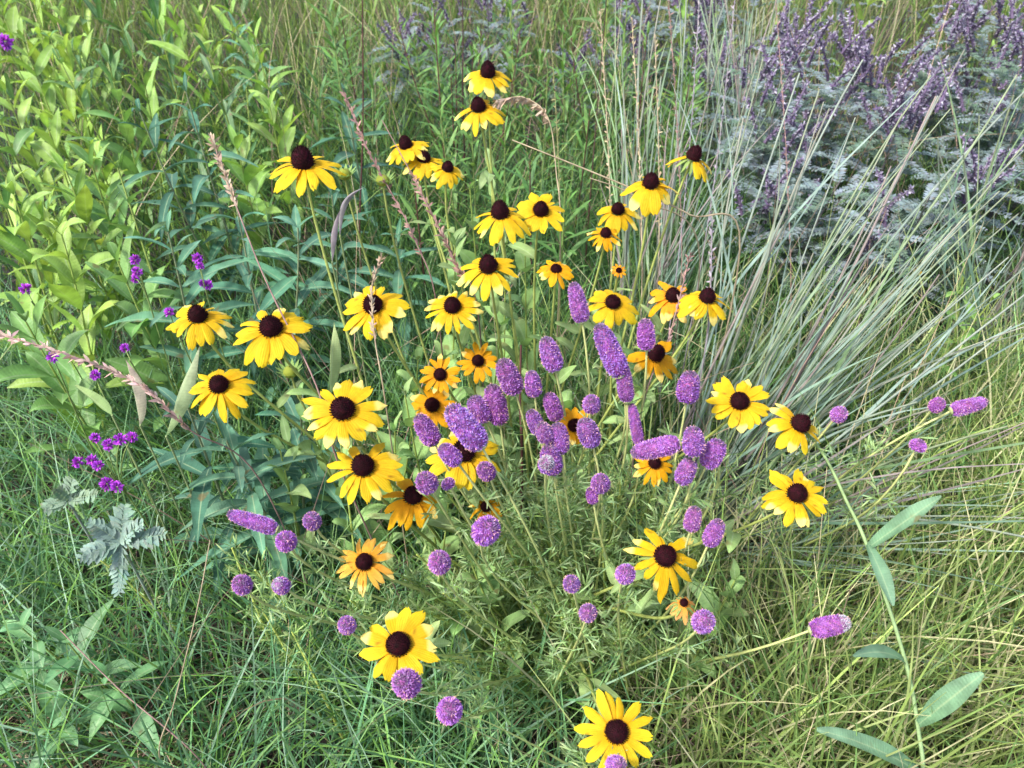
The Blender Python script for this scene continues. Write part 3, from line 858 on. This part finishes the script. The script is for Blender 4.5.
GR_G = 'narrow-leaved green stems behind the clump'
nar = [(342, 20, 2.0), (372, 60, 1.75), (398, 22, 2.05), (430, 8, 2.1), (455, 40, 1.85), (470, 90, 1.6), (520, 30, 2.0), (548, 70, 1.8), (570, 20, 2.1),
       (505, 130, 1.55), (530, 160, 1.5), (440, 110, 1.6), (590, 110, 1.7), (318, 60, 1.9), (415, 190, 1.45), (565, 190, 1.45)] + [(R.uniform(310, 720), R.uniform(-30, 90), R.uniform(1.7, 2.4)) for _ in range(22)]
for i, (x, y, d) in enumerate(nar):
    c = [fol(112, 158, 78), fol(98, 142, 76), fol(126, 168, 86)][i % 3]
    leafy('narrow_leaved_plant', P(x, y, d), 'upright green stem of narrow leaves behind the yellow flower clump', 'plant', GR_G, 40, .09, .009, c, c * 1.12, 'narrow', False,
          (.5, 1.3), .25, 0, 0, M_LEAF, [fol(110, 70, 66), fol(140, 160, 90)][i % 2], k=5, wave=.1, start=.1)

# larger susan leaves fill the clump foot
CL_G = 'grey-green leafy shoots at the foot of the clump'
for i, (x, y, d) in enumerate([(405, 395, .98), (440, 330, 1.05), (525, 235, 1.15), (505, 290, 1.08), (418, 360, 1.02), (395, 430, .98), (470, 560, .98), (455, 610, 1.0), (735, 580, 1.0), (690, 500, 1.05), (340, 440, 1.02), (300, 395, 1.05), (525, 560, 1.0), (640, 340, 1.1), (455, 245, 1.1), (470, 190, 1.15), (450, 480, 1.0), (280, 450, 1.04), (500, 335, 1.06), (550, 355, 1.06)]):
    c = fol(150, 184, 112)
    leafy('leafy_shoot', P(x, y, d), 'grey-green shoot with soft oval leaves among the flower stems', 'plant', CL_G, 6, .074, .026, c * 1.12, c * 1.2, 'ovate', True, (.8, 2.4), .4, .3, 0, M_HAIRY, r=.0022, start=.3)


# ------------------------------------------------------------------ leadplants
def leadplant(top, label, spikes=8, nleaf=22, pal=0, group='grey leadplants at the upper right', scale=1.0):
    top = np.asarray(top, float)
    base = np.array([top[0] + R.normal(0, .05), top[1] + R.normal(.03, .04), -.01])
    root = thing('leadplant', base, label, 'shrub', group)
    pts = bez(base, base * .5 + top * .5 + np.array([0, 0, .06]), top, 14)
    m = MB(); tube(m, pts, np.linspace(.003, .0014, 14) * min(1, scale * .9), fol(120, 112, 110) if scale == 1 else fol(180, 190, 180), 6); m.build('stem', M_STEM, root, base)
    m = MB()
    for i in range(nleaf):
        t = .25 + .73 * i / nleaf; j = int(t * 13); p = pts[j]
        az = i * 2.4 + R.normal(0, .3); L = R.uniform(.11, .17) * scale
        d0 = nz([math.cos(az), math.sin(az), R.uniform(.2, .7)]); bend = np.array([0, 0, -.35 * R.uniform(.4, 1.4)])
        tt = np.linspace(.1, 1, 19)
        rp = p + L * (tt[:, None] * d0 + (tt ** 2)[:, None] * bend)
        tan = nz(d0 + 2 * tt[:, None] * bend)
        sd = nz(np.cross(tan, Z)); up = np.cross(sd, tan)
        strips(m, p[None], d0[None], L, .0014, bend=bend, ref=Z, k=5, shape='narrow', c0=fol(150, 165, 140))
        gc = [fol(136, 154, 154), fol(112, 138, 118), fol(150, 164, 170)][i % 3] if scale == 1 else fol(176, 200, 184)
        for sgn in (1, -1):
            nb = len(tt); ll = .017 * (scale if scale == 1 else scale * 1.5) * np.sin(np.pi * (tt * .78 + .16)) ** .6
            strips(m, rp, sd * sgn + tan * .35 + up * R.uniform(.0, .5, (nb, 1)), ll, ll * (.5 if scale == 1 else .75), bend=(0, 0, -.1), ref=up + R.normal(0, .2, (nb, 3)), k=3, shape='ovate', c0=jc(gc, nb, .1), fold=.25)
    m.build('foliage', M_HAIRY, root, base)
    for i in range(spikes):
        az = i * 2.4; L = R.uniform(.05, .12) * scale
        sp_ = R.uniform(.15, .6); d0 = nz([math.cos(az) * sp_, math.sin(az) * sp_, 1.0]); p = pts[-1] - Z * R.uniform(-.02, .08) + np.array([R.normal(0, .035), R.normal(0, .035), 0]) * scale
        m = MB()
        ax = p + L * np.linspace(0, 1, 8)[:, None] * d0 + (np.linspace(0, 1, 8) ** 2)[:, None] * np.array([math.cos(az), math.sin(az), 0]) * L * .25
        tube(m, ax, np.linspace(.0038, .0016, 8), fol(130, 110, 140), 5)
        q = 110
        s = R.uniform(.05, 1, q); b = ax[0] + (ax[-1] - ax[0]) * s[:, None] + (s * (s - 1))[:, None] * 0
        f = s * 7; jj = np.minimum(f.astype(int), 6); b = ax[jj] + (ax[jj + 1] - ax[jj]) * (f - jj)[:, None]
        dv = R.normal(0, 1, (q, 3)) + d0 * .5
        pc = np.array([lin(156, 142, 172, .6), lin(180, 170, 192, .6), lin(124, 106, 146, .6), lin(204, 198, 212, .6)])[R.integers(0, 4, q)]
        strips(m, b, dv, R.uniform(.007, .012, q), .006, k=2, shape='floret', c0=pc * .8, c1=pc * 1.15)
        m.build('flower_spike', M_PURPLE, root, base)
    return root


for (x, y, d, sp, lb) in [
        (862, 62, 1.9, 14, 'leadplant with the largest bunch of lavender spikes at upper right'),
        (792, 38, 2.1, 9, 'leadplant with violet spikes left of the largest bunch'),
        (905, 108, 1.75, 12, 'leadplant with lavender spikes below right of the largest bunch'),
        (962, 34, 2.1, 8, 'leadplant with dark purple spikes near the top right corner'),
        (1004, 16, 2.1, 9, 'leadplant with deep violet spikes at the top right corner'),
        (842, 178, 1.6, 0, 'silvery leadplant without flowers under the largest bunch'),
        (930, 196, 1.6, 0, 'silvery leadplant foliage right of centre right, crossed by stalks'),
        (985, 168, 1.68, 6, 'leadplant with faded mauve spikes at the right edge'),
        (778, 196, 1.72, 5, 'leadplant with a few dull spikes left of the silvery foliage'),
        (880, 218, 1.6, 2, 'low leadplant in the shade above the distant yellow bloom'),
        (1020, 110, 1.9, 0, 'silvery leadplant leaves at the right edge below the violet spikes'),
        (505, 18, 2.7, 8, 'distant leadplant with grey-purple spikes above the topmost yellow flower'),
        (408, 40, 2.5, 7, 'distant leadplant with grey spikes left of the topmost yellow flower'),
        (716, 70, 2.2, 8, 'leadplant with mauve spikes behind the tall dry stalks')]:
    leadplant(P(x, y, d), lb, int(sp * 1.5), 34)
for i in range(12):
    leadplant(P(R.uniform(745, 1050), R.uniform(10, 150), R.uniform(1.75, 2.3)), 'silvery leadplant crowded among the others at the upper right', int(R.integers(2, 9)), 24, group='crowded leadplants at the upper right')
for i in range(9):
    leadplant(P(R.uniform(380, 720), R.uniform(-20, 60), R.uniform(2.3, 2.8)), 'distant leadplant in the back of the meadow', int(R.integers(5, 11)), 16, group='distant leadplants in the meadow')
# silvery lobed seedlings low on the left
def lobed(centre, tips, d, label, c):
    C0 = P(*centre, d); base = np.array([C0[0], C0[1] + .01, -.01])
    root = thing('silvery_seedling', base, label, 'plant', 'silvery lobed seedlings')
    m = MB(); tube(m, bez(base, base * .5 + C0 * .5, C0, 8), .0018, fol(170, 184, 168), 5); m.build('stem', M_HAIRY, root, base)
    m = MB()
    for (tx, ty, wd) in tips:
        T = P(tx, ty, d + R.normal(-.01, .012)); D = T - C0; L = np.linalg.norm(D); D = D / L
        up = nz(Z * .8 - FWD * .6); sd = nz(np.cross(D, up)); up = np.cross(sd, D)
        W = wd * d / F
        strips(m, C0[None], D[None], L, W * .55, bend=-Z * .08, ref=up, k=8, shape='narrow', c0=c, fold=.3)
        n = int(L / .0055); tt = np.linspace(.12, .98, n); pp = C0 + D * (L * tt)[:, None] - Z * (.08 * L * tt ** 2)[:, None]
        for sg in (1, -1):
            ll = W * .62 * np.sin(np.pi * (tt * .72 + .2)) ** .6 * R.uniform(.75, 1.2, n)
            strips(m, pp, sd * sg + D * .7 + up * R.uniform(-.1, .4, (n, 1)), ll, ll * .55, bend=(0, 0, -.15), ref=up + R.normal(0, .25, (n, 3)), k=4, shape='ovate', c0=jc(c, n, .12), fold=.35)
    m.build('foliage', M_HAIRY, root, base)


lobed((120, 542), [(80, 556, 24), (124, 504, 26), (164, 532, 22), (88, 520, 20), (142, 520, 18), (117, 592, 18), (100, 548, 18)], .98, 'silvery lobed seedling standing above the lower left grass', fol(150, 176, 160))
lobed((68, 500), [(44, 508, 20), (72, 478, 22), (96, 492, 18), (52, 488, 16)], 1.06, 'fainter silvery seedling behind, just under the magenta heads', fol(150, 174, 146))


# ------------------------------------------------------------------ magenta small blooms
def magenta(x, y, d, heads, label):
    c = P(x, y, d)
    base = np.array([c[0] + R.normal(0, .02), c[1] + R.normal(.02, .02), -.01])
    root = thing('magenta_wildflower', base, label, 'flower', 'small magenta wildflowers')
    m = MB(); pts = bez(base, base + Z * c[2] * .6, c - Z * .02, 10); tube(m, pts, .0011, fol(140, 160, 90), 5)
    tops = []
    for (hx, hy, hw) in heads:
        h = P(hx, hy, d + R.normal(0, .02)); tops.append((h, hw * d / F))
        tube(m, bez(pts[-3], pts[-1], h, 6), .0008, fol(140, 160, 90), 4)
    m.build('stem', M_STEM, root, base)
    for h, w in tops:
        m = MB(); q = 90
        dv = nz(R.normal(0, 1, (q, 3)) + Z * .3)
        pc = jc(lin(170, 70, 196), q, .2)
        strips(m, h + dv * w * .15, dv, w * R.uniform(.28, .42, q), w * .2, k=3, shape='floret', c0=pc * .6, c1=pc * 1.15)
        m.build('flower_head', M_PURPLE, root, base)


magenta(105, 462, 1.0, [(78, 462, 12), (92, 460, 12), (95, 438, 11), (108, 445, 12), (120, 440, 13), (132, 437, 11), (98, 466, 11), (107, 484, 15), (117, 487, 12)], 'magenta wildflower with nine small heads above the silvery seedling')
magenta(137, 265, 1.18, [(135, 260, 11), (137, 272, 11), (135, 279, 9)], 'magenta wildflower with three small heads among bright leaves')
magenta(200, 270, 1.18, [(197, 258, 11), (200, 266, 9), (208, 285, 11), (203, 283, 9)], 'magenta wildflower above the leftmost upper yellow flower')
magenta(26, 290, 1.2, [(26, 289, 13)], 'single magenta head at the left edge')
magenta(170, 314, 1.15, [(169, 312, 10)], 'single magenta head beside the leftmost upper yellow flower')
magenta(95, 376, 1.1, [(95, 375, 11)], 'single magenta head under the pink seed spike')
magenta(53, 358, 1.1, [(53, 357, 12)], 'single magenta head on the left part of the pink seed spike')
magenta(125, 349, 1.12, [(125, 348, 10)], 'pale magenta head left of the folded leaf')
magenta(5, 42, 1.9, [(5, 42, 16)], 'dark purple head in the top left corner')


# ------------------------------------------------------------------ seeding grass stalks
def stalk(ptspx, label, c, spk=None, r=.0011, group='seeding grass stalks', seedc=None, slen=.011, dens=34, base=None, curl=0):
    """grass stalk through picture points (px, py, distance); spikelets along part of it."""
    W = [P(*p) for p in ptspx]
    if base is None:
        b = np.array([W[0][0], W[0][1], -.01])
        if W[0][2] > .02:
            W = [b] + W
    else:
        W = [np.asarray(base, float)] + W
    W = np.array(W); out = []
    for i in range(len(W) - 1):
        p0 = W[max(i - 1, 0)]; p1 = W[i]; p2 = W[i + 1]; p3 = W[min(i + 2, len(W) - 1)]
        for t in np.linspace(0, 1, 9)[:-1]:
            out.append(.5 * (2 * p1 + (p2 - p0) * t + (2 * p0 - 5 * p1 + 4 * p2 - p3) * t ** 2 + (3 * p1 - p0 - 3 * p2 + p3) * t ** 3))
    out.append(W[-1]); pts = np.array(out)
    root = thing('grass_stalk', pts[0], label, 'grass', group)
    m = MB(); tube(m, pts, np.linspace(r, r * .6, len(pts)), c, 5); m.build('stem', M_STRAW, root, pts[0])
    if spk:
        m = MB(); n = len(pts) - 1
        s = np.linspace(spk[0], spk[1], dens) * n; j = np.minimum(s.astype(int), n - 1)
        b = pts[j] + (pts[j + 1] - pts[j]) * (s - j)[:, None]
        tan = nz(pts[j + 1] - pts[j]); sc = lin(200, 176, 150, .55) if seedc is None else seedc
        for rep in range(3):
            dv = tan + R.normal(0, .45, (dens, 3)) + (np.array([0, 0, -curl]) if curl else 0)
            strips(m, b, dv, slen * R.uniform(.7, 1.2, dens), slen * .3, bend=(0, 0, -.1), k=3, shape='leaf', c0=jc(sc, dens, .15), c1=jc(sc * 1.2, dens, .15))
        m.build('seed_head', M_STRAW, root, pts[0])
    return root


TAN = lin(205, 185, 150, .55); PINK = lin(186, 150, 140, .5); GREY = lin(176, 166, 172, .5)
stalk([(260, 480, 1.02), (190, 430, .93), (140, 385, .90), (60, 352, .90), (-20, 330, .92)], 'long pinkish seed spike arching in from the left edge', PINK, (.4, 1.0), seedc=lin(214, 180, 168, .55), dens=54, slen=.013, base=G(330, 640))
stalk([(560, 260, 1.12), (556, 170, 1.10), (548, 118, 1.08), (525, 98, 1.08), (498, 100, 1.07)], 'tan comb-like seed head curling over beside the topmost yellow flowers', TAN, (.58, 1.0), dens=44, slen=.012, curl=.8)
stalk([(345, 480, .9), (316, 385, .88), (262, 272, .90), (212, 140, .93)], 'pale pinkish dry stalk leaning across the ragged yellow flower', PINK, (.86, 1.0), r=.0013, base=G(430, 660))
stalk([(440, 330, 1.05), (415, 240, 1.0), (368, 150, 1.02), (345, 95, 1.05)], 'reddish seed spike left of the tight trio of flowers', PINK * .8, (.45, 1.0), seedc=lin(168, 130, 122, .5))
stalk([(480, 330, 1.05), (455, 262, 1.0), (420, 190, 1.0), (382, 120, 1.04)], 'reddish seed spike running under the tight trio of flowers', PINK * .8, (.4, .8), seedc=lin(176, 140, 126, .5))
stalk([(388, 420, .95), (375, 340, .92), (372, 290, .92), (381, 258, .92)], 'thin tan spike crossing the yellow flower left of centre', TAN, (.5, 1.0), slen=.008)
stalk([(740, 250, 1.15), (690, 215, 1.1), (640, 192, 1.08), (575, 165, 1.06), (512, 140, 1.06)], 'long straw-coloured blade slanting across upper centre', TAN, None, r=.0016)
stalk([(700, 260, 1.2), (640, 200, 1.1), (590, 178, 1.08)], 'short straw lying along the long slanting blade', TAN, None, r=.0012)
for (x0, y0, x1, y1, d, lb, c) in [
        (640, 330, 632, 20, 1.3, 'tall tan stalk with seed head left of the wide drooping flower', TAN),
        (655, 320, 655, 40, 1.3, 'tall tan stalk with fluffy seed head at top centre right', TAN * .95),
        (668, 340, 700, -10, 1.3, 'greyish tall stalk leaning right toward the top edge', GREY),
        (690, 330, 735, 0, 1.35, 'greyish tall stalk behind the tipped flower', GREY),
        (610, 330, 600, 10, 1.35, 'thin tan stalk standing above the stacked faded flowers', TAN),
        (680, 300, 668, -10, 1.4, 'brownish stalk at the top, right of the fluffy seed head', PINK * .9),
        (560, 300, 548, 0, 1.4, 'thin green-tan stalk behind the touching pair of flowers', fol(150, 150, 100)),
        (790, 330, 775, -10, 1.6, 'reddish tan seed stalk in front of the leadplants', PINK),
        (640, 420, 690, 255, 1.0, 'pinkish seed stalk among the wilted orange flowers', PINK),
        (700, 380, 712, 220, 1.05, 'grey dry stalk rising behind the broad-skirted flower', GREY)]:
    stalk([(x0, y0, d * .98), ((x0 + x1) / 2 + 4, (y0 + y1) / 2, d), (x1, y1, d * 1.03)], lb, c, (.55, 1.0), seedc=c * .9, dens=30, slen=.009)
stalk([(360, 250, 1.7), (363, 120, 1.7), (362, -20, 1.75)], 'dark reddish upright stem at the top left of centre', lin(84, 44, 44, .6), None, r=.0022, group='dark upright stems')
stalk([(463, 110, 1.8), (463, 40, 1.8), (462, -20, 1.85)], 'dark slim stem at the top edge above the topmost flowers', lin(70, 44, 44, .6), None, r=.002, group='dark upright stems')
stalk([(590, 200, 1.7), (598, 100, 1.7), (608, -20, 1.75)], 'dark slim stem at the top edge right of centre', lin(80, 56, 50, .6), None, r=.0018, group='dark upright stems')
stalk([(522, 470, 1.0), (520, 400, .98), (521, 345, .98)], 'short dark reddish stem between purple clover heads', lin(96, 60, 54, .6), None, r=.0022, group='dark upright stems')
stalk([(160, 760, .93), (175, 700, .9), (197, 610, .88), (210, 540, .9)], 'pale bent straw crossing the lower left grass', TAN * .9, None, r=.0011)
stalk([(200, 760, .93), (120, 690, .92), (60, 630, .95)], 'long dry straw slanting down through the lower left grass', PINK, None, r=.0011)


# ------------------------------------------------------------------ little bluestem tussocks
def tussock(base, tips, label, n_basal, arch=0, group='blue-green bunchgrass clumps'):
    base = np.asarray(base, float)
    root = thing('bunchgrass', base, label, 'grass', group)
    for tp in tips:
        b = base + np.array([R.normal(0, .045), R.normal(0, .045), -.01])
        L = np.linalg.norm(tp - b)
        c = [fol(172, 204, 186), fol(182, 208, 170), fol(160, 196, 176), fol(190, 200, 186), fol(196, 176, 180), fol(170, 204, 150), fol(180, 206, 196)][R.integers(0, 7)] * np.array([.86, .9, .84]) * R.uniform(.75, 1.1)
        mid = (b + tp) / 2 + Z * L * R.uniform(-.02, .16) + np.array([R.normal(0, .03), R.normal(0, .03), 0])
        pts = bez(b, mid, tp, 12)
        m = MB(); tube(m, pts, np.linspace(.0027, .0012, 12) * R.uniform(.6, 1.2), c, 5, c * .6 + fol(200, 180, 160) * .4)
        nb = 4
        jj = R.integers(0, 8, nb); tn = nz(pts[jj + 1] - pts[jj])
        strips(m, pts[jj], tn + R.normal(0, .14, (nb, 3)), R.uniform(.18, .42, nb), R.uniform(.0030, .0056, nb), bend=R.normal(0, .12, (nb, 3)) - Z * .08, k=6, c0=c, c1=c * .8 + fol(190, 180, 160) * .2)
        m.build('stalk', M_GRASS, root, base)
    n = n_basal
    az = R.uniform(0, 6.28, n); le = np.abs(R.normal(.3, .35, n))
    m = MB()
    strips(m, base + np.stack([R.normal(0, .05, n), R.normal(0, .05, n), np.full(n, -.01)], 1), np.stack([np.cos(az) * le, np.sin(az) * le, np.ones(n)], 1), R.uniform(.18, .42, n), R.uniform(.003, .005, n),
           bend=np.stack([np.cos(az) * .35, np.sin(az) * .35, -.3 * np.ones(n)], 1) * R.uniform(.3, 1.3, (n, 1)), k=7,
           c0=jc(fol(146, 184, 158), n, .15), c1=jc(fol(176, 200, 164), n, .15))
    if arch:      # long outer blades bowing low to the right
        az = R.uniform(-.9, .9, arch); le = R.uniform(.5, 2.2, arch)
        strips(m, base + np.stack([R.normal(0, .06, arch), R.normal(0, .06, arch), np.full(arch, -.01)], 1), np.stack([np.cos(az) * le, np.sin(az) * le, np.ones(arch)], 1), R.uniform(.28, .58, arch), R.uniform(.003, .0056, arch),
               bend=np.stack([np.cos(az) * .25, np.sin(az) * .25, -.35 * np.ones(arch)], 1) * R.uniform(.3, 1.2, (arch, 1)), k=9,
               c0=jc(fol(134, 176, 146), arch, .2), c1=jc(fol(168, 196, 160), arch, .2))
    o = m.build('foliage', M_GRASS, root, base); o['kind'] = 'stuff'
    return root


def fan():
    t = []
    for i in range(58):
        a = R.uniform(0, 1)
        if a < .68:      # the main sheaf leaning to upper right
            px = R.uniform(840, 1080); py = R.uniform(60, 360) - (px - 860) * .12; d = R.uniform(1.05, 1.3)
        elif a < .78:
            px = R.uniform(740, 880); py = R.uniform(40, 260); d = R.uniform(1.1, 1.35)
        else:
            px = R.uniform(840, 1040); py = R.uniform(380, 560); d = R.uniform(.92, 1.1)
        t.append(P(px, py, d))
    return t


tussock((.26, .84, 0), fan(), 'big blue-green bunchgrass fanning out to the upper right', 90, arch=120)
tussock((.24, 1.25, 0), [P(R.uniform(610, 775), R.uniform(-30, 170), R.uniform(1.35, 1.6)) for _ in range(24)], 'upright grey-green bunchgrass behind the wide drooping flower', 25)
tussock((.62, 1.9, 0), [P(R.uniform(700, 800), R.uniform(-80, 60), R.uniform(1.95, 2.3)) for _ in range(22)], 'tall green bunchgrass at the top edge left of the leadplants', 60)
tussock((.95, 1.25, 0), [P(R.uniform(930, 1090), R.uniform(90, 330), R.uniform(1.2, 1.5)) for _ in range(16)], 'grey bunchgrass at the right edge below the leadplants', 60)

# leafy plant at the right edge
for (x, y, d, lb) in [(992, 300, 1.3, 'bright green plant with smooth leaves at the right edge'), (965, 270, 1.4, 'small leafy plant with white buds left of the right edge')]:
    leafy('broad_leaved_plant', P(x, y, d), lb, 'plant', None, 6, .06, .02, fol(140, 186, 88), fol(150, 194, 96), 'leaf', True, (.3, 1.0), .4, .3)

# ------------------------------------------------------------------ feathery clover shoots without flowers
for (x, y, d) in [(560, 560, .98), (590, 600, .98), (540, 530, 1.0), (620, 640, .98), (575, 520, 1.02), (640, 600, 1.0), (530, 600, 1.0), (610, 530, 1.02), (660, 650, 1.0), (500, 640, 1.0),
                  (470, 590, 1.0), (650, 530, 1.05), (440, 660, .98), (690, 680, 1.0), (560, 680, 1.0), (480, 690, 1.0), (255, 570, .98), (262, 610, 1.0), (292, 632, .98), (232, 548, 1.0), (660, 480, 1.08), (100, 560, 1.05), (350, 600, 1.0)] + [(R.uniform(380, 740), R.uniform(470, 620), R.uniform(.92, 1.04)) for _ in range(26)]:
    tp = P(x, y, d); base = np.array([tp[0] + R.normal(.04, .03), tp[1] + R.normal(0, .03), -.01])
    base = base * .45 + np.array([.10, .68, -.01]) * .55 if x > 360 else base
    root = thing('feathery_shoot', base, 'bright green feathery clover shoot without a flower head', 'plant', 'feathery shoots around the clover stems')
    m = MB(); pts = bez(base, base * .4 + tp * .6 + Z * .04, tp, 14); tube(m, pts, np.linspace(.0026, .0012, 14), fol(204, 216, 110), 5); m.build('stem', M_STEM, root, base)
    nn = 36; ts = np.linspace(.25, 1, nn); f = ts * 13; j = np.minimum(f.astype(int), 12); node = pts[j] + (pts[j + 1] - pts[j]) * (f - j)[:, None]
    az = np.arange(nn) * 2.4; ld = nz(np.stack([np.cos(az), np.sin(az), R.uniform(.5, 1.6, nn)], 1))
    q = 4; m = MB(); LL = R.uniform(.008, .024, nn)
    b2 = np.repeat(node, q, 0) + np.repeat(ld * LL[:, None], q, 0) * R.uniform(0, 1, (nn * q, 1))
    strips(m, node, ld, LL, .001, k=2, shape='narrow', c0=fol(160, 196, 96))
    strips(m, b2, np.repeat(ld, q, 0) + R.normal(0, .45, (nn * q, 3)), R.uniform(.010, .022, nn * q), R.uniform(.0015, .0026, nn * q), bend=(0, 0, -.1), k=3, shape='narrow',
           c0=jc(fol(158, 194, 112), nn * q, .18), c1=jc(fol(188, 214, 138), nn * q, .18))
    m.build('foliage', M_LEAF, root, base)

# pale folded leaves at the end of the pink seed spike, curled mauve leaves, buds
def fold_leaf(name, a, b, wd, c0, c1, label, bend=(0, 0, 0), group=None, fold=1.1):
    A = P(*a); B = P(*b); base = np.array([A[0], A[1], -.01]); D = B - A; L = np.linalg.norm(D); bend = np.array(bend, float)
    root = thing(name, base, label, 'plant', group)
    m = MB(); tube(m, bez(base, base * .5 + A * .5 + np.array([.01, 0, 0]), A, 8), .0014, fol(150, 165, 110), 5); m.build('stem', M_STEM, root, base)
    m = MB(); strips(m, A[None], (D / L - bend)[None], L, wd, bend=bend, ref=FWD + RGT * .3, k=12, shape='leaf', c0=c0, c1=c1, fold=fold, wave=.2); m.build('leaf', M_HAIRY, root, base)

fold_leaf('folded_leaf', (166, 436, .98), (198, 352, .95), .020, fol(150, 178, 116), fol(186, 194, 158), 'pale folded leaf with pinkish edge standing by the pink seed spike', (.1, 0, .05))
fold_leaf('folded_leaf', (140, 425, .98), (126, 360, .97), .018, fol(170, 170, 140), fol(190, 170, 156), 'pinkish withered leaf left of the pale folded leaf', (-.05, 0, 0))
fold_leaf('folded_leaf', (112, 415, .98), (75, 385, .97), .014, fol(160, 190, 120), fol(180, 204, 130), 'small bright leaf left of the pinkish withered leaf')
fold_leaf('folded_leaf', (330, 395, .98), (334, 322, .96), .016, fol(160, 190, 120), fol(184, 200, 140), 'upright pale green leaf left of the flower crossed by a tan spike')
fold_leaf('folded_leaf', (340, 235, 1.08), (362, 165, 1.0), .009, fol(184, 174, 180), fol(160, 150, 160), 'curled mauve-grey leaf right of the lone upper-left flower', (.35, 0, -.35))
fold_leaf('folded_leaf', (332, 262, 1.08), (340, 205, 1.02), .009, fol(184, 170, 178), fol(170, 150, 164), 'curled mauve-grey leaf below right of the lone upper-left flower', (.2, 0, -.1))
for (x, y, d, lb) in [(291, 375, .98, 'green unopened bud between the two leftmost flowers and the gappy flower'), (383, 184, 1.02, 'green unopened bud near the reddish seed spikes'), (345, 178, 1.05, 'green unopened bud by the curled mauve leaf')]:
    tp = P(x, y, d); base = SUS_BASE * .5 + np.array([tp[0], tp[1], 0]) * .5; base[2] = -.01
    root = thing('flower_bud', base, lb, 'flower bud', 'unopened buds')
    m = MB(); tube(m, bez3(base, base + Z * .2, tp - Z * .15, tp, 14), np.linspace(.0024, .0014, 14), STEM_C, 6); m.build('stem', M_STEM, root, base)
    m = MB(); lathe(m, tp, Z, [(.002, -.003), (.008, .001), (.009, .006), (.006, .011), (.001, .013)], lin(150, 160, 60, .7), 12)
    az = np.arange(12) * .5236; u = np.stack([np.cos(az), np.sin(az), np.full(12, .5)], 1)
    strips(m, np.repeat(tp[None], 12, 0) + u * .006, u, .013, .005, bend=(0, 0, .3), ref=Z, k=5, shape='leaf', c0=fol(150, 182, 100), fold=.3)
    m.build('bud', M_HAIRY, root, base)
tp = P(451, 592, 1.0); base = np.array([tp[0], tp[1] + .02, -.01])
root = thing('white_wildflower', base, 'tiny white bloom in the grass below the round clover head', 'flower')
m = MB(); tube(m, bez(base, base * .5 + tp * .5, tp, 8), .0009, fol(150, 170, 110), 5); m.build('stem', M_STEM, root, base)
m = MB(); dv = nz(R.normal(0, 1, (26, 3)) + Z * .4); strips(m, tp + dv * .004, dv, R.uniform(.006, .011, 26), .005, k=3, shape='floret', c0=lin(225, 225, 225), c1=lin(245, 245, 245)); m.build('flower_head', M_PURPLE, root, base)

# ------------------------------------------------------------------ back meadow plants
for i in range(130):
    y = R.uniform(2.4, 5.0); x = R.uniform(-.95, .95) * (.66 * y + .5)
    h = R.uniform(.45, .8)
    f = x / (.66 * y)
    if f < -.25 or R.uniform() < .3:
        c = [fol(150, 190, 84), fol(104, 146, 80), fol(168, 200, 100), fol(120, 158, 96)][i % 4]
        leafy('broad_leaved_plant', (x, y, h), 'distant leafy green plant in the back of the meadow', 'plant', 'distant leafy plants in the meadow', 9, R.uniform(.10, .17), R.uniform(.014, .028), c, c * 1.1, 'leaf', True, (.9, 3.4), .4, .4, k=6)
    elif f < .2:
        c = [fol(120, 164, 84), fol(104, 148, 84)][i % 2]
        leafy('narrow_leaved_plant', (x, y, h), 'distant green stem of narrow leaves in the back of the meadow', 'plant', 'distant narrow-leaved stems in the meadow', 30, .11, .013, c, c * 1.1, 'narrow', False, (.5, 1.3), .3, 0, k=4)
    elif y < 4:
        leadplant((x, y, h * .85), 'distant leadplant in the back of the meadow', int(R.integers(3, 9)), 16, group='distant leadplants in the meadow')

# ------------------------------------------------------------------ light
w = bpy.data.worlds.new('World'); scene.world = w; w.use_nodes = True
nt = w.node_tree
bg = nt.nodes['Background']
sky = nt.nodes.new('ShaderNodeTexSky'); sky.sky_type = 'NISHITA'; sky.sun_disc = False
EL, AZ = math.radians(56), math.radians(-120)    # azimuth from +Y, clockwise positive
sky.sun_elevation = EL; sky.sun_rotation = AZ
sky.air_density = 1.0; sky.dust_density = 3.0; sky.ozone_density = 1.0
nt.links.new(sky.outputs['Color'], bg.inputs['Color'])
bg.inputs['Strength'].default_value = .135
sd = bpy.data.lights.new('sun', 'SUN'); sd.energy = 1.9; sd.angle = math.radians(6); sd.color = (1, .985, .96)
so = bpy.data.objects.new('sun', sd); COL.objects.link(so)
dirv = Vector((math.sin(AZ) * math.cos(EL), math.cos(AZ) * math.cos(EL), math.sin(EL)))
so.rotation_euler = dirv.to_track_quat('Z', 'Y').to_euler()
so.location = (-2, -2, 4)

scene.render.engine = 'CYCLES'
vs = scene.view_settings
vs.view_transform = 'Standard'; vs.look = 'None'; vs.gamma = 1; vs.use_curve_mapping = False
vs.exposure = 1.78
scene.cycles.max_bounces = 6
scene.cycles.transparent_max_bounces = 4
